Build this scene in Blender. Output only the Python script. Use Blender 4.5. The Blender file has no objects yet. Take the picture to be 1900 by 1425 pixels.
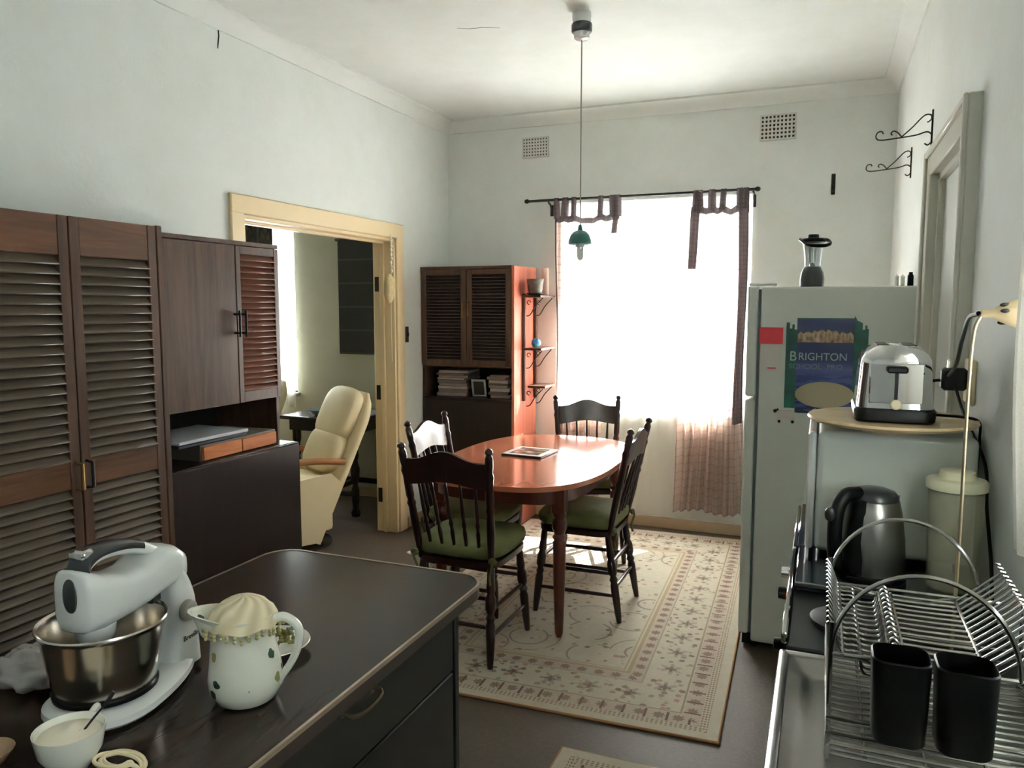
import bpy, bmesh, math, random
from mathutils import Matrix, Vector, noise
random.seed(7)
PI = math.pi
S = bpy.context.scene
COL = S.collection

# ------------------------------------------------------------------ camera
CAM_Z = 1.57
F_PX = 1428.0
PITCH = math.atan(144 / 1428.0)
YAW = math.atan(580 / math.hypot(1428, 144))
fw = Vector((-math.sin(YAW) * math.cos(PITCH), math.cos(YAW) * math.cos(PITCH), -math.sin(PITCH)))
rt = Vector((math.cos(YAW), math.sin(YAW), 0))
up = rt.cross(fw)
cam_d = bpy.data.cameras.new('camera')
cam = bpy.data.objects.new('camera', cam_d)
COL.objects.link(cam)
cam_d.sensor_fit = 'HORIZONTAL'
cam_d.sensor_width = 36.0
cam_d.lens = F_PX * 36.0 / 1900.0
cam_d.clip_start = 0.05
mw = Matrix.Identity(4)
for i in range(3):
    mw[i][0] = rt[i]; mw[i][1] = up[i]; mw[i][2] = -fw[i]
mw[2][3] = CAM_Z
cam.matrix_world = mw
S.camera = cam

# ------------------------------------------------------------------ light
w = bpy.data.worlds.new('sky'); S.world = w; w.use_nodes = True
bg = w.node_tree.nodes['Background']
bg.inputs[0].default_value = (0.82, 0.92, 1.0, 1)
bg.inputs[1].default_value = 11.0
sun_d = bpy.data.lights.new('sun', 'SUN')
sun_d.energy = 240.0
sun_d.angle = 0.012
sun_d.color = (1.0, 0.99, 0.975)
sun = bpy.data.objects.new('sun', sun_d); COL.objects.link(sun)
sun.location = (2, 8, 8)
sun.rotation_euler = Vector((-0.42, -0.65, -0.88)).to_track_quat('-Z', 'Y').to_euler()
S.view_settings.view_transform = 'Standard'
S.view_settings.look = 'None'
S.view_settings.gamma = 1.0
S.view_settings.use_curve_mapping = False
S.view_settings.exposure = 0.55
S.cycles.max_bounces = 14
S.cycles.diffuse_bounces = 7
S.cycles.glossy_bounces = 5
S.cycles.transparent_max_bounces = 16
S.cycles.sample_clamp_indirect = 12.0
S.cycles.caustics_reflective = False
S.cycles.caustics_refractive = False


def portal(name, loc, rot, sx, sy):
    d = bpy.data.lights.new(name, 'AREA'); d.shape = 'RECTANGLE'; d.size = sx; d.size_y = sy
    d.cycles.is_portal = True
    o = bpy.data.objects.new(name, d); COL.objects.link(o); o.location = loc; o.rotation_euler = rot


portal('daylight_portal_back', (-1.125, 5.52, 1.555), (-PI / 2, 0, 0), 1.31, 1.45)
portal('daylight_portal_study', (-4.8, 5.52, 1.55), (-PI / 2, 0, 0), 1.3, 1.45)
portal('daylight_portal_sink', (0.55, 0.85, 1.7), (0, PI / 2, 0), 1.1, 1.5)

# ------------------------------------------------------------------ materials
def L(r, g, b):
    f = lambda c: (c / 255 / 12.92) if c / 255 <= 0.04045 else ((c / 255 + 0.055) / 1.055) ** 2.4
    return (f(r), f(g), f(b), 1)


class NT:
    """small helper around one material's node tree"""
    def __init__(s, name):
        s.m = bpy.data.materials.new(name); s.m.use_nodes = True
        s.t = s.m.node_tree; s.b = s.t.nodes['Principled BSDF']; s.out = s.t.nodes['Material Output']
    def n(s, typ, **kw):
        nd = s.t.nodes.new(typ)
        for k, v in kw.items(): setattr(nd, k, v)
        return nd
    def link(s, a, b): s.t.links.new(a, b)
    def setin(s, nd, i, v):
        if isinstance(v, X): s.link(v.s, nd.inputs[i])
        elif hasattr(v, 'is_output'): s.link(v, nd.inputs[i])
        else: nd.inputs[i].default_value = v
    def coords(s, kind='Object'):
        return s.n('ShaderNodeTexCoord').outputs[kind]
    def mapping(s, vec, scale=(1, 1, 1), rot=(0, 0, 0)):
        mp = s.n('ShaderNodeMapping'); s.link(vec, mp.inputs[0])
        mp.inputs['Scale'].default_value = scale; mp.inputs['Rotation'].default_value = rot
        return mp.outputs[0]
    def noise(s, vec, scale=5, detail=3, rough=.5, dist=0):
        nd = s.n('ShaderNodeTexNoise'); s.link(vec, nd.inputs['Vector'])
        nd.inputs['Scale'].default_value = scale; nd.inputs['Detail'].default_value = detail
        nd.inputs['Roughness'].default_value = rough; nd.inputs['Distortion'].default_value = dist
        return X(s, nd.outputs['Fac'])
    def ramp(s, fac, stops, interp='LINEAR'):
        r = s.n('ShaderNodeValToRGB'); r.color_ramp.interpolation = interp
        e = r.color_ramp.elements
        while len(e) < len(stops): e.new(0.5)
        for el, (p, c) in zip(e, stops): el.position = p; el.color = c
        s.setin(r, 0, fac)
        return r.outputs[0]
    def mix(s, fac, a, b):
        nd = s.n('ShaderNodeMix', data_type='RGBA')
        s.setin(nd, 0, fac); s.setin(nd, 6, a); s.setin(nd, 7, b)
        return nd.outputs[2]
    def bump(s, h, strength=.2, dist=.01):
        nd = s.n('ShaderNodeBump'); nd.inputs['Strength'].default_value = strength
        nd.inputs['Distance'].default_value = dist
        s.setin(nd, 'Height', h); s.link(nd.outputs[0], s.b.inputs['Normal'])


class X:
    """a scalar socket with arithmetic"""
    def __init__(s, nt, sock): s.nt = nt; s.s = sock
    def op(s, o, b=None, c=None):
        nd = s.nt.n('ShaderNodeMath', operation=o)
        s.nt.link(s.s, nd.inputs[0])
        if b is not None: s.nt.setin(nd, 1, b)
        if c is not None: s.nt.setin(nd, 2, c)
        return X(s.nt, nd.outputs[0])
    def __add__(s, b): return s.op('ADD', b)
    def __sub__(s, b): return s.op('SUBTRACT', b)
    def __mul__(s, b): return s.op('MULTIPLY', b)
    def __truediv__(s, b): return s.op('DIVIDE', b)
    def __neg__(s): return s.op('MULTIPLY', -1.0)
    def abs(s): return s.op('ABSOLUTE')
    def lt(s, b): return s.op('LESS_THAN', b)
    def gt(s, b): return s.op('GREATER_THAN', b)
    def min(s, b): return s.op('MINIMUM', b)
    def max(s, b): return s.op('MAXIMUM', b)
    def fract(s): return s.op('FRACT')
    def sin(s): return s.op('SINE')
    def cos(s): return s.op('COSINE')
    def sqrt(s): return s.op('SQRT')
    def between(s, a, b): return s.gt(a) * s.lt(b)


MATS = {}
def mat(name, col, rough=.5, metal=0.0, var=0.0, vscale=8, bump=0, bscale=60, coat=0.0, spec=.5, trans=0.0, ior=1.45, alpha=1.0):
    if name in MATS: return MATS[name]
    t = NT(name); b = t.b
    b.inputs['Base Color'].default_value = col
    b.inputs['Roughness'].default_value = rough; b.inputs['Metallic'].default_value = metal
    b.inputs['Coat Weight'].default_value = coat; b.inputs['Coat Roughness'].default_value = .12
    b.inputs['Specular IOR Level'].default_value = spec
    b.inputs['Transmission Weight'].default_value = trans; b.inputs['IOR'].default_value = ior
    co = t.coords()
    if var:
        f = t.noise(co, vscale, 4)
        c2 = tuple(c * (1 - var) for c in col[:3]) + (1,)
        t.link(t.mix(f, col, c2), b.inputs['Base Color'])
    else:
        f = t.noise(co, 40, 2)
        c2 = tuple(c * .96 for c in col[:3]) + (1,)
        t.link(t.mix(f, col, c2), b.inputs['Base Color'])
    if bump: t.bump(t.noise(co, bscale, 3), bump, .004)
    MATS[name] = t.m
    return t.m


def wood(name, c1, c2, axis='Z', scale=1.0, rough=.35, coat=.15, fine=.5, spec=.3, bump=.05):
    if name in MATS: return MATS[name]
    t = NT(name); co = t.coords()
    sc = {'X': (1.2, 14, 14), 'Y': (14, 1.2, 14), 'Z': (14, 14, 1.2)}[axis]
    v = t.mapping(co, tuple(a * scale for a in sc))
    a = t.noise(v, 1.6, 5, .6, 1.2)
    bb = t.noise(t.mapping(co, tuple(a2 * scale * 6 for a2 in sc)), 2.0, 3, .6)
    f = a * (1 - fine * .5) + bb * (fine * .5)
    t.link(t.ramp(f, [(.3, c2), (.62, c1)]), t.b.inputs['Base Color'])
    t.b.inputs['Roughness'].default_value = rough
    t.b.inputs['Coat Weight'].default_value = coat; t.b.inputs['Coat Roughness'].default_value = .15
    t.b.inputs['Specular IOR Level'].default_value = spec
    if bump: t.bump(bb, bump, .002)
    MATS[name] = t.m
    return t.m


# cabinet woods
W_CAB = wood('dark_mahogany', L(84, 58, 43), L(50, 33, 25), 'Z', 1, .38, .1)
W_CABY = wood('dark_mahogany_across', L(98, 66, 45), L(62, 40, 28), 'Y', 1, .38, .1)
W_SLAT = wood('louvre_slat_wood', L(92, 80, 67), L(60, 51, 43), 'Y', 1, .36, .1)
W_SLATX = wood('louvre_slat_wood_across', L(58, 46, 42), L(40, 31, 28), 'X', 1, .42, .05)
W_DOOR = wood('brown_door_veneer', L(84, 62, 50), L(50, 35, 28), 'Z', .6, .3, .12)
W_DARK = wood('deep_brown_panel', L(36, 22, 19), L(22, 14, 12), 'Z', .8, .33, .15)
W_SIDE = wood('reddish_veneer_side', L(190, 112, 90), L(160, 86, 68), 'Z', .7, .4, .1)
W_CHAIR = wood('dark_stained_chair_wood', L(50, 27, 24), L(30, 16, 15), 'Z', 1.5, .28, .4)
W_TABLE = wood('cherry_table_top', L(178, 107, 80), L(173, 103, 77), 'Y', .8, .14, .5, 0, .5, 0)
W_TLEG = wood('cherry_table_leg', L(84, 40, 28), L(56, 26, 20), 'Z', 1.2, .3, .3)
W_TOP = wood('dark_laminate_top', L(50, 39, 33), L(37, 29, 25), 'Y', 1.0, .2, .0, .15, .16, 0)
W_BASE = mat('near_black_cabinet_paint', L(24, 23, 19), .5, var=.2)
W_BOX = wood('orange_pine_box', L(186, 112, 60), L(150, 82, 42), 'Y', 1.2, .4, .1)
W_ARM = wood('tan_arm_wood', L(160, 108, 66), L(120, 78, 46), 'Y', 1.2, .35, .2)
BLACKWOOD = wood('black_antique_wood', L(40, 30, 26), L(22, 17, 15), 'Z', 1.2, .25, .4)
W_TRAY = wood('pale_beech_board', L(206, 184, 146), L(186, 160, 122), 'X', .8, .42, .1)
# paint
def plaster(name, col, var=.07, bump=.25):
    t = NT(name); co = t.coords()
    n1 = t.noise(co, .9, 4, .6); n2 = t.noise(co, 7, 4, .6)
    f = n1 * .7 + n2 * .3
    c2 = tuple(c * (1 - var * 2.2) * k for c, k in zip(col[:3], (1, .99, .94))) + (1,)
    t.link(t.ramp(f, [(.35, c2), (.65, col)]), t.b.inputs['Base Color'])
    t.b.inputs['Roughness'].default_value = .75
    t.bump(t.noise(co, 45, 5, .6), bump, .006)
    MATS[name] = t.m
    return t.m
P_WALL = plaster('cream_white_wall_paint', L(224, 229, 228), .045)
P_CEIL = plaster('white_ceiling_paint', L(228, 232, 231), .05, .15)
P_STUDY = plaster('olive_grey_wall_paint', L(172, 171, 154), .05)
P_TRIM = mat('cream_gloss_trim', L(222, 200, 160), .35, var=.08, coat=.2)
P_FRAME = mat('grey_white_gloss_paint', L(205, 203, 190), .35, var=.06, coat=.2)
P_DOOR = mat('pale_grey_door_paint', L(216, 220, 214), .4, var=.05)
P_BASE = mat('beige_skirting_paint', L(178, 156, 126), .45, var=.1)
WHITE = mat('white_enamel', L(214, 218, 210), .28, coat=.3)
WHITE2 = mat('white_plastic', L(222, 224, 222), .22, coat=.4)
CREAMP = mat('cream_plastic', L(226, 212, 178), .35)
SEAL = mat('grey_rubber_seal', L(92, 104, 106), .6)
BLACK = mat('black_plastic', L(7, 7, 8), .4, spec=.25)
BLACKM = mat('black_matt_metal', L(24, 23, 22), .5)
CHARC = mat('charcoal_plastic', L(44, 46, 48), .3, coat=.2)
CHROME = mat('chrome', L(225, 225, 225), .09, 1.0)
STEEL = mat('brushed_steel', L(158, 157, 153), .28, 1.0, var=.15, vscale=30)
STEELW = mat('chrome_wire', L(168, 166, 162), .2, 1.0)
BRASS = mat('aged_brass', L(150, 118, 70), .35, 1.0, var=.2)
IRON2 = mat('weathered_iron', L(70, 62, 56), .6, .2)
IRON = mat('wrought_iron', L(38, 34, 30), .55, .3)
GREEN = mat('dark_green_enamel', L(26, 92, 84), .3, coat=.4)
CUSH = mat('green_chenille', L(108, 112, 70), .9, var=.35, vscale=14, bump=.5, bscale=120)
CHINA = mat('white_china', L(232, 232, 222), .18, coat=.4)
LEATHER = mat('cream_leather', L(222, 206, 168), .5, var=.1, bump=.2, bscale=90)
PAPER = mat('grey_paper', L(150, 140, 132), .8, var=.25, vscale=25)
REDP = mat('red_print', L(196, 52, 62), .6, var=.1)
WHP = mat('white_print', L(214, 208, 200), .6, var=.06)


def glassy(name, col=(1, 1, 1, 1), tr=.88, rough=.02):
    if name in MATS: return MATS[name]
    t = NT(name); t.t.nodes.remove(t.b)
    a = t.n('ShaderNodeBsdfTransparent'); a.inputs[0].default_value = col
    g = t.n('ShaderNodeBsdfGlossy'); g.inputs[1].default_value = rough
    lw = t.n('ShaderNodeLayerWeight'); lw.inputs[0].default_value = .35
    mx = t.n('ShaderNodeMixShader')
    f = X(t, lw.outputs['Facing']) * (1 - tr) + (1 - tr) * .35
    t.setin(mx, 0, f); t.link(a.outputs[0], mx.inputs[1]); t.link(g.outputs[0], mx.inputs[2])
    t.link(mx.outputs[0], t.out.inputs[0])
    MATS[name] = t.m
    return t.m
PANE = glassy('window_glass', (.97, .98, .98, 1), .93)
CLEAR = glassy('clear_glass_jug', (.9, .93, .94, 1), .55, .05)
TUB = None


def cloth(name, c1, c2, plaid=True, transp=.25, transl=.45, period=.055):
    t = NT(name); t.t.nodes.remove(t.b)
    uv = t.coords('UV')
    sp = t.n('ShaderNodeSeparateXYZ'); t.link(uv, sp.inputs[0])
    u, v = X(t, sp.outputs[0]), X(t, sp.outputs[1])
    fu = (u / period).fract(); fv = (v / period).fract()
    lines = fu.lt(.16).max(fv.lt(.16))
    dots = fu.lt(.16) * fv.lt(.16)
    nz = t.noise(uv, 300, 2)
    f = (lines * .7 + dots * .3) if plaid else nz * .5
    colr = t.mix(f, c1, c2)
    d = t.n('ShaderNodeBsdfDiffuse'); t.link(colr, d.inputs[0])
    tl = t.n('ShaderNodeBsdfTranslucent'); t.link(colr, tl.inputs[0])
    tp = t.n('ShaderNodeBsdfTransparent')
    m1 = t.n('ShaderNodeMixShader'); m1.inputs[0].default_value = transl
    t.link(d.outputs[0], m1.inputs[1]); t.link(tl.outputs[0], m1.inputs[2])
    m2 = t.n('ShaderNodeMixShader'); t.setin(m2, 0, (-f * (transp * .85)) + transp)
    t.link(m1.outputs[0], m2.inputs[1]); t.link(tp.outputs[0], m2.inputs[2])
    t.link(m2.outputs[0], t.out.inputs[0])
    MATS[name] = t.m
    return t.m
CURTAIN = cloth('brown_sheer_plaid', L(190, 162, 148), L(128, 100, 96), True, .45, .5)
UNLITEDGE = cloth('brown_unlit_edge', L(108, 96, 98), L(90, 78, 80), True, .0, .12, .03)  # curtain cloth darkened by colour, for edges with no window light behind
UNLITTAB = cloth('brown_unlit_tab', L(100, 89, 91), L(82, 71, 73), True, .02, .3, .03)  # tab and heading cloth coloured darker, as only unlit wall lies behind
NET = cloth('white_net_curtain', L(238, 237, 232), L(226, 224, 218), False, .12, .5)
SHEER = cloth('white_sheer_curtain', L(240, 239, 234), L(230, 228, 222), False, .36, .78)
LACE = cloth('printed_white_curtain', L(180, 176, 164), L(140, 138, 136), False, .0, .12)


# ------------------------------------------------------------------ mesh building
class B:
    def __init__(s): s.bm = bmesh.new(); s.uv = None
    def _new(s, verts, M):
        if M is not None: bmesh.ops.transform(s.bm, matrix=M, verts=verts)
    def box(s, x0, x1, y0, y1, z0, z1, bev=0, M=None, seg=1):
        r = bmesh.ops.create_cube(s.bm, size=1.0)['verts']
        bmesh.ops.transform(s.bm, verts=r, matrix=Matrix.Translation(((x0 + x1) / 2, (y0 + y1) / 2, (z0 + z1) / 2)) @ Matrix.Diagonal((abs(x1 - x0), abs(y1 - y0), abs(z1 - z0), 1)))
        if bev:
            eds = list({e for v in r for e in v.link_edges})
            bev = min(bev, .49 * min(abs(x1 - x0), abs(y1 - y0), abs(z1 - z0)))
            q = bmesh.ops.bevel(s.bm, geom=eds, offset=bev, segments=seg, profile=.5, affect='EDGES')
            r = list({v for f in q['faces'] for v in f.verts} | {v for v in r if v.is_valid})
        s._new(r, M); return s
    def rings(s, rings, cap=True, closed=True, M=None):
        """loft through rings of points"""
        vs = [[s.bm.verts.new(p) for p in ring] for ring in rings]
        n = len(vs[0])
        for a, b in zip(vs[:-1], vs[1:]):
            for i in range(n if closed else n - 1):
                j = (i + 1) % n
                try: s.bm.faces.new((a[i], a[j], b[j], b[i]))
                except ValueError: pass
        if cap and closed:
            s.bm.faces.new(list(reversed(vs[0]))); s.bm.faces.new(vs[-1])
        s._new([v for r in vs for v in r], M); return s
    def lathe(s, prof, seg=20, M=None, cap=True, sx=1, sy=1):
        rg = [[(max(r, 1e-4) * sx * math.cos(2 * PI * i / seg), max(r, 1e-4) * sy * math.sin(2 * PI * i / seg), z) for i in range(seg)] for r, z in prof]
        return s.rings(rg, cap, True, M)
    def tube(s, pts, r=.005, seg=10, closed=False, M=None, cap=True):
        pts = [Vector(p) for p in pts]; n = len(pts)
        rad = r if isinstance(r, (list, tuple)) else [r] * n
        rg = []; prev = None
        for i, p in enumerate(pts):
            if closed: t = pts[(i + 1) % n] - pts[i - 1]
            else: t = pts[min(i + 1, n - 1)] - pts[max(i - 1, 0)]
            t.normalize()
            if prev is None:
                a = Vector((0, 0, 1)) if abs(t.z) < .9 else Vector((1, 0, 0))
                nx = t.cross(a).normalized()
            else:
                nx = (prev - t * prev.dot(t)).normalized()
            prev = nx; ny = t.cross(nx)
            rg.append([p + (nx * math.cos(2 * PI * k / seg) + ny * math.sin(2 * PI * k / seg)) * rad[i] for k in range(seg)])
        if closed: rg.append(rg[0])
        return s.rings(rg, cap and not closed, True, M)
    def prism(s, poly, z0, z1, M=None, bev=0):
        n = len(poly)
        lo = [s.bm.verts.new((x, y, z0)) for x, y in poly]; hi = [s.bm.verts.new((x, y, z1)) for x, y in poly]
        fs = [s.bm.faces.new(list(reversed(lo))), s.bm.faces.new(hi)]
        for i in range(n):
            j = (i + 1) % n; s.bm.faces.new((lo[i], lo[j], hi[j], hi[i]))
        vs = lo + hi
        if bev:
            eds = list(fs[0].edges) + list(fs[1].edges)
            q = bmesh.ops.bevel(s.bm, geom=eds, offset=bev, segments=2, profile=.5, affect='EDGES')
            vs = list({v for f in q['faces'] for v in f.verts} | {v for v in vs if v.is_valid})
        s._new(vs, M); return s
    def grid(s, fn, nu, nv, uv=True, M=None):
        lay = s.bm.loops.layers.uv.verify() if uv else None
        vs = {}; uvs = {}
        for i in range(nu + 1):
            for j in range(nv + 1):
                r = fn(i / nu, j / nv)
                vs[i, j] = s.bm.verts.new(r[:3]); uvs[i, j] = (r[3], r[4]) if len(r) > 3 else (i / nu, j / nv)
        for i in range(nu):
            for j in range(nv):
                ks = [(i, j), (i + 1, j), (i + 1, j + 1), (i, j + 1)]
                f = s.bm.faces.new([vs[k] for k in ks])
                if lay:
                    for lp, k in zip(f.loops, ks): lp[lay].uv = uvs[k]
        s._new(list(vs.values()), M); return s
    def superell(s, a, b, c, n1=.6, n2=.6, nu=24, nv=14, M=None):
        def sg(x, p): return math.copysign(abs(x) ** p, x)
        rg = []
        for j in range(nv + 1):
            ph = -PI / 2 + PI * j / nv
            ph = max(-PI / 2 + .02, min(PI / 2 - .02, ph))
            rg.append([(a * sg(math.cos(ph), n1) * sg(math.cos(th), n2), b * sg(math.cos(ph), n1) * sg(math.sin(th), n2), c * sg(math.sin(ph), n1)) for th in [2 * PI * i / nu for i in range(nu)]])
        return s.rings(rg, True, True, M)


def link(o, name, parent=None):
    COL.objects.link(o)
    if parent is not None: o.parent = parent
    return o


def obj(name, b, m, parent=None, world=False, smooth=True, angle=40, wn=False):
    """b -> one mesh object; world=True: built in world coordinates under an unrotated parent"""
    bm = b.bm
    bmesh.ops.recalc_face_normals(bm, faces=bm.faces)
    if world and parent is not None:
        q = parent; off = Vector((0, 0, 0))
        while q is not None: off += q.location; q = q.parent
        bmesh.ops.translate(bm, verts=bm.verts, vec=-off)
    me = bpy.data.meshes.new(name); bm.to_mesh(me); bm.free()
    if smooth:
        me.polygons.foreach_set('use_smooth', [True] * len(me.polygons))
        me.set_sharp_from_angle(angle=math.radians(angle))
    me.materials.append(m)
    o = link(bpy.data.objects.new(name, me), name, parent)
    if wn:
        md = o.modifiers.new('weighted', 'WEIGHTED_NORMAL'); md.keep_sharp = True; md.weight = 100
    return o


def tag(o, label, cat, group=None, kind=None):
    o['label'] = label; o['category'] = cat
    if group: o['group'] = group
    if kind: o['kind'] = kind
    return o


def thing(name, label, cat, loc=(0, 0, 0), rz=0, group=None, kind=None):
    o = bpy.data.objects.new(name, None); COL.objects.link(o)
    o.empty_display_size = .1
    o.location = loc; o.rotation_euler = (0, 0, rz)
    return tag(o, label, cat, group, kind)


def share(name, src, parent, loc, rot=(0, 0, 0)):
    c = bpy.data.objects.new(name, src.data); COL.objects.link(c); c.parent = parent
    c.location = loc; c.rotation_euler = rot
    return c


def copy_tree(o, parent=None):
    c = o.copy(); COL.objects.link(c); c.parent = parent
    for ch in list(o.children): copy_tree(ch, c)
    return c


def struct(name, b, m, label, cat, parent=None):
    o = obj(name, b, m, parent)
    if parent is None: tag(o, label, cat, None, 'structure')
    return o


def smoothpath(pts, k=8):
    """Catmull-Rom through points"""
    P = [Vector(p) for p in pts]; P = [P[0] * 2 - P[1]] + P + [P[-1] * 2 - P[-2]]
    out = []
    for i in range(1, len(P) - 2):
        for j in range(k):
            t = j / k; a, b, c, d = P[i - 1:i + 3]
            out.append(.5 * ((2 * b) + (c - a) * t + (2 * a - 5 * b + 4 * c - d) * t * t + (3 * b - a - 3 * c + d) * t ** 3))
    out.append(P[-2]); return out


def text_mesh(name, s, size, m, parent, loc, rot, depth=.0006, align='LEFT', font_scale_x=1.0):
    cu = bpy.data.curves.new(name, 'FONT'); cu.body = s; cu.size = size; cu.extrude = depth; cu.align_x = align
    t = bpy.data.objects.new(name, cu); COL.objects.link(t)
    dg = bpy.context.evaluated_depsgraph_get(); dg.update()
    me = bpy.data.meshes.new_from_object(t.evaluated_get(dg))
    COL.objects.unlink(t); bpy.data.objects.remove(t)
    me.materials.clear(); me.materials.append(m)
    o = link(bpy.data.objects.new(name, me), name, parent); o.location = loc; o.rotation_euler = rot
    o.scale = (font_scale_x, 1, 1)
    return o

# ------------------------------------------------------------------ the room
XL, XR, YB, YN, ZC = -2.70, 0.374, 5.38, -1.30, 2.95
WT = .15
# floor
def floor_mat():
    t = NT('worn_brown_floor'); co = t.coords()
    n1 = t.noise(co, 1.5, 5, .65); n2 = t.noise(co, 60, 3, .6)
    f = n1 * .6 + n2 * .4
    t.link(t.ramp(f, [(.3, L(54, 44, 33)), (.55, L(74, 62, 48)), (.75, L(90, 77, 61))]), t.b.inputs['Base Color'])
    t.b.inputs['Roughness'].default_value = .6
    t.bump(n2, .3, .004)
    return t.m
struct('floor', B().box(-6.4, .6, YN - .2, 5.6, -.1, 0), floor_mat(), 'worn brown-grey floor running from kitchen into study', 'floor')
struct('ceiling', B().box(-6.4, .6, YN - .2, 5.6, ZC, ZC + .1), P_CEIL, 'white painted ceiling with a bright patch near the window', 'ceiling')
D0, D1, DZ = 3.09, 4.58, 2.035     # doorway in the left wall
struct('wall_left', B().box(XL - WT, XL, YN, D0, 0, ZC).box(XL - WT, XL, D1, YB, 0, ZC).box(XL - WT, XL, D0, D1, DZ, ZC),
       P_WALL, 'pale plastered wall with a wide doorway behind the wardrobe', 'wall')
K0, K1, KZ0, KZ1 = -1.78, -.47, .83, 2.28   # kitchen window
struct('wall_back', B().box(XL - WT, K0, YB, 5.58, 0, ZC).box(K1, .6, YB, 5.58, 0, ZC).box(K0, K1, YB, 5.58, 0, KZ0).box(K0, K1, YB, 5.58, KZ1, ZC),
       P_WALL, 'cream plastered wall holding the curtained window and air vents', 'wall')
T0, T1, TZ0, TZ1 = -5.45, -4.15, .84, 2.26  # study window
struct('wall_study', B().box(-6.4, T0, YB, 5.58, 0, ZC).box(T1, XL - WT, YB, 5.58, 0, ZC).box(T0, T1, YB, 5.58, 0, TZ0).box(T0, T1, YB, 5.58, TZ1, ZC)
       .box(-6.4, -6.2, YN, YB, 0, ZC).box(-6.2, XL - WT, .8, .95, 0, ZC), P_STUDY, 'olive grey walls of the study seen through the doorway', 'wall')
S0, S1, SZ0, SZ1 = .1, 1.6, 1.15, 2.25      # window over the sink
R0, R1, RZ = 2.53, 3.27, 2.06               # door in the right wall
struct('wall_right', B().box(XR, .574, YN, S0, 0, ZC).box(XR, .574, S0, S1, 0, SZ0).box(XR, .574, S0, S1, SZ1, ZC).box(XR, .574, S1, R0, 0, ZC)
       .box(XR, .574, R0, R1, RZ, ZC).box(XR, .574, R1, YB, 0, ZC).box(.50, .574, R0, R1, 0, RZ), P_WALL, 'pale plastered wall beside the refrigerator with a closed door', 'wall')
struct('wall_near', B().box(-6.4, .6, YN - .15, YN, 0, ZC), P_WALL, 'plain plastered wall at the sink end of the kitchen', 'wall')
# skirting
def skirting(name, segs, label):
    b = B()
    for (x0, x1, y0, y1) in segs: b.box(x0, x1, y0, y1, 0, .075, .006)
    struct(name, b, P_BASE, label, 'skirting')
skirting('baseboard_back', [(XL, XR, YB - .02, YB)], 'beige painted skirting board under the curtained window')
skirting('baseboard_left', [(XL, XL + .018, D1 + .11, YB - .02)], 'beige skirting board between doorway and corner cabinet')
skirting('baseboard_study', [(-6.2, XL - WT, YB - .02, YB)], 'skirting board along the study wall behind the antique table')
# cornice: a cove run along each wall
def cornice(name, p, q, inward, label):
    p, q, n = Vector(p), Vector(q), Vector(inward)
    prof = [(0, -.085), (.012, -.085), (.016, -.07), (.03, -.045), (.055, -.022), (.075, -.014), (.085, -.012), (.085, 0), (0, 0)]
    b = B(); rr = []
    for e in (p, q): rr.append([e + n * a + Vector((0, 0, c)) for a, c in prof])
    b.rings(rr)
    struct(name, b, P_CEIL, label, 'cornice')
cornice('trim_1', (XL, YN, ZC), (XL, YB, ZC), (1, 0, 0), 'moulded cornice along the top of the doorway wall')
cornice('trim_2', (XL, YB, ZC), (XR, YB, ZC), (0, -1, 0), 'moulded cornice above the curtained window')
cornice('trim_3', (XR, YN, ZC), (XR, YB, ZC), (-1, 0, 0), 'moulded cornice above the refrigerator wall')
# crack marks in the plaster (children of the walls)
def crack(parent, pts, wdt, axis):
    b = B(); b.tube(pts, [wdt * (.3 + .7 * math.sin(PI * (i + .5) / len(pts))) for i in range(len(pts))], 6)
    return obj('crack', b, IRON, parent)
crack(bpy.data.objects['wall_left'], [(XL, 2.974, 2.90), (XL, 2.983, 2.87), (XL, 2.985, 2.84), (XL, 2.978, 2.80), (XL, 2.976, 2.78)], .004, 0)
crack(bpy.data.objects['ceiling'], [(-1.75, 3.60, ZC), (-1.70, 3.63, ZC), (-1.63, 3.64, ZC), (-1.55, 3.68, ZC)], .0015, 0)

# cased opening in the left wall
dw = thing('trim_4', 'cream gloss door casing around the wide study doorway', 'door frame', (XL, D0, 0), kind='structure')
AW = .085
b = B()
b.box(XL - .005, XL + .02, D0 - AW, D0 + .012, 0, DZ + AW, .006); b.box(XL - .005, XL + .02, D1 - .012, D1 + AW, 0, DZ + AW, .006)
obj('architrave_side', b, P_TRIM, dw, True)
obj('architrave_head', B().box(XL - .004, XL + .022, D0 - AW, D1 + AW, DZ - .012, DZ + AW, .006), P_TRIM, dw, True)
b = B()
b.box(XL - WT - .01, XL + .004, D1 - .03, D1 + .002, 0, DZ, .003); b.box(XL - WT - .01, XL + .004, D0 - .002, D0 + .03, 0, DZ, .003)
b.box(XL - WT - .01, XL + .004, D0, D1, DZ - .03, DZ + .002, .003)
obj('jamb', b, P_TRIM, dw, True)
b = B(); b.box(XL - .1, XL - .07, D1 - .045, D1 - .028, 0, DZ - .03, .003); b.box(XL - .1, XL - .07, D0, D1, DZ - .045, DZ - .028, .003)
obj('door_stop', b, P_TRIM, dw, True)
for z in (.26, .98, 1.72):
    obj('hinge', B().box(XL - .145, XL - .115, D1 - .036, D1 - .027, z - .05, z + .05, .002), IRON, dw, True)
b = B(); b.box(XL - WT - .02, XL - WT, D1 - .01, D1 + AW, 0, DZ + AW); b.box(XL - WT - .02, XL - WT, D0 - AW, D0 + .01, 0, DZ + AW)
obj('architrave_back', b, P_TRIM, dw, True)

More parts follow.
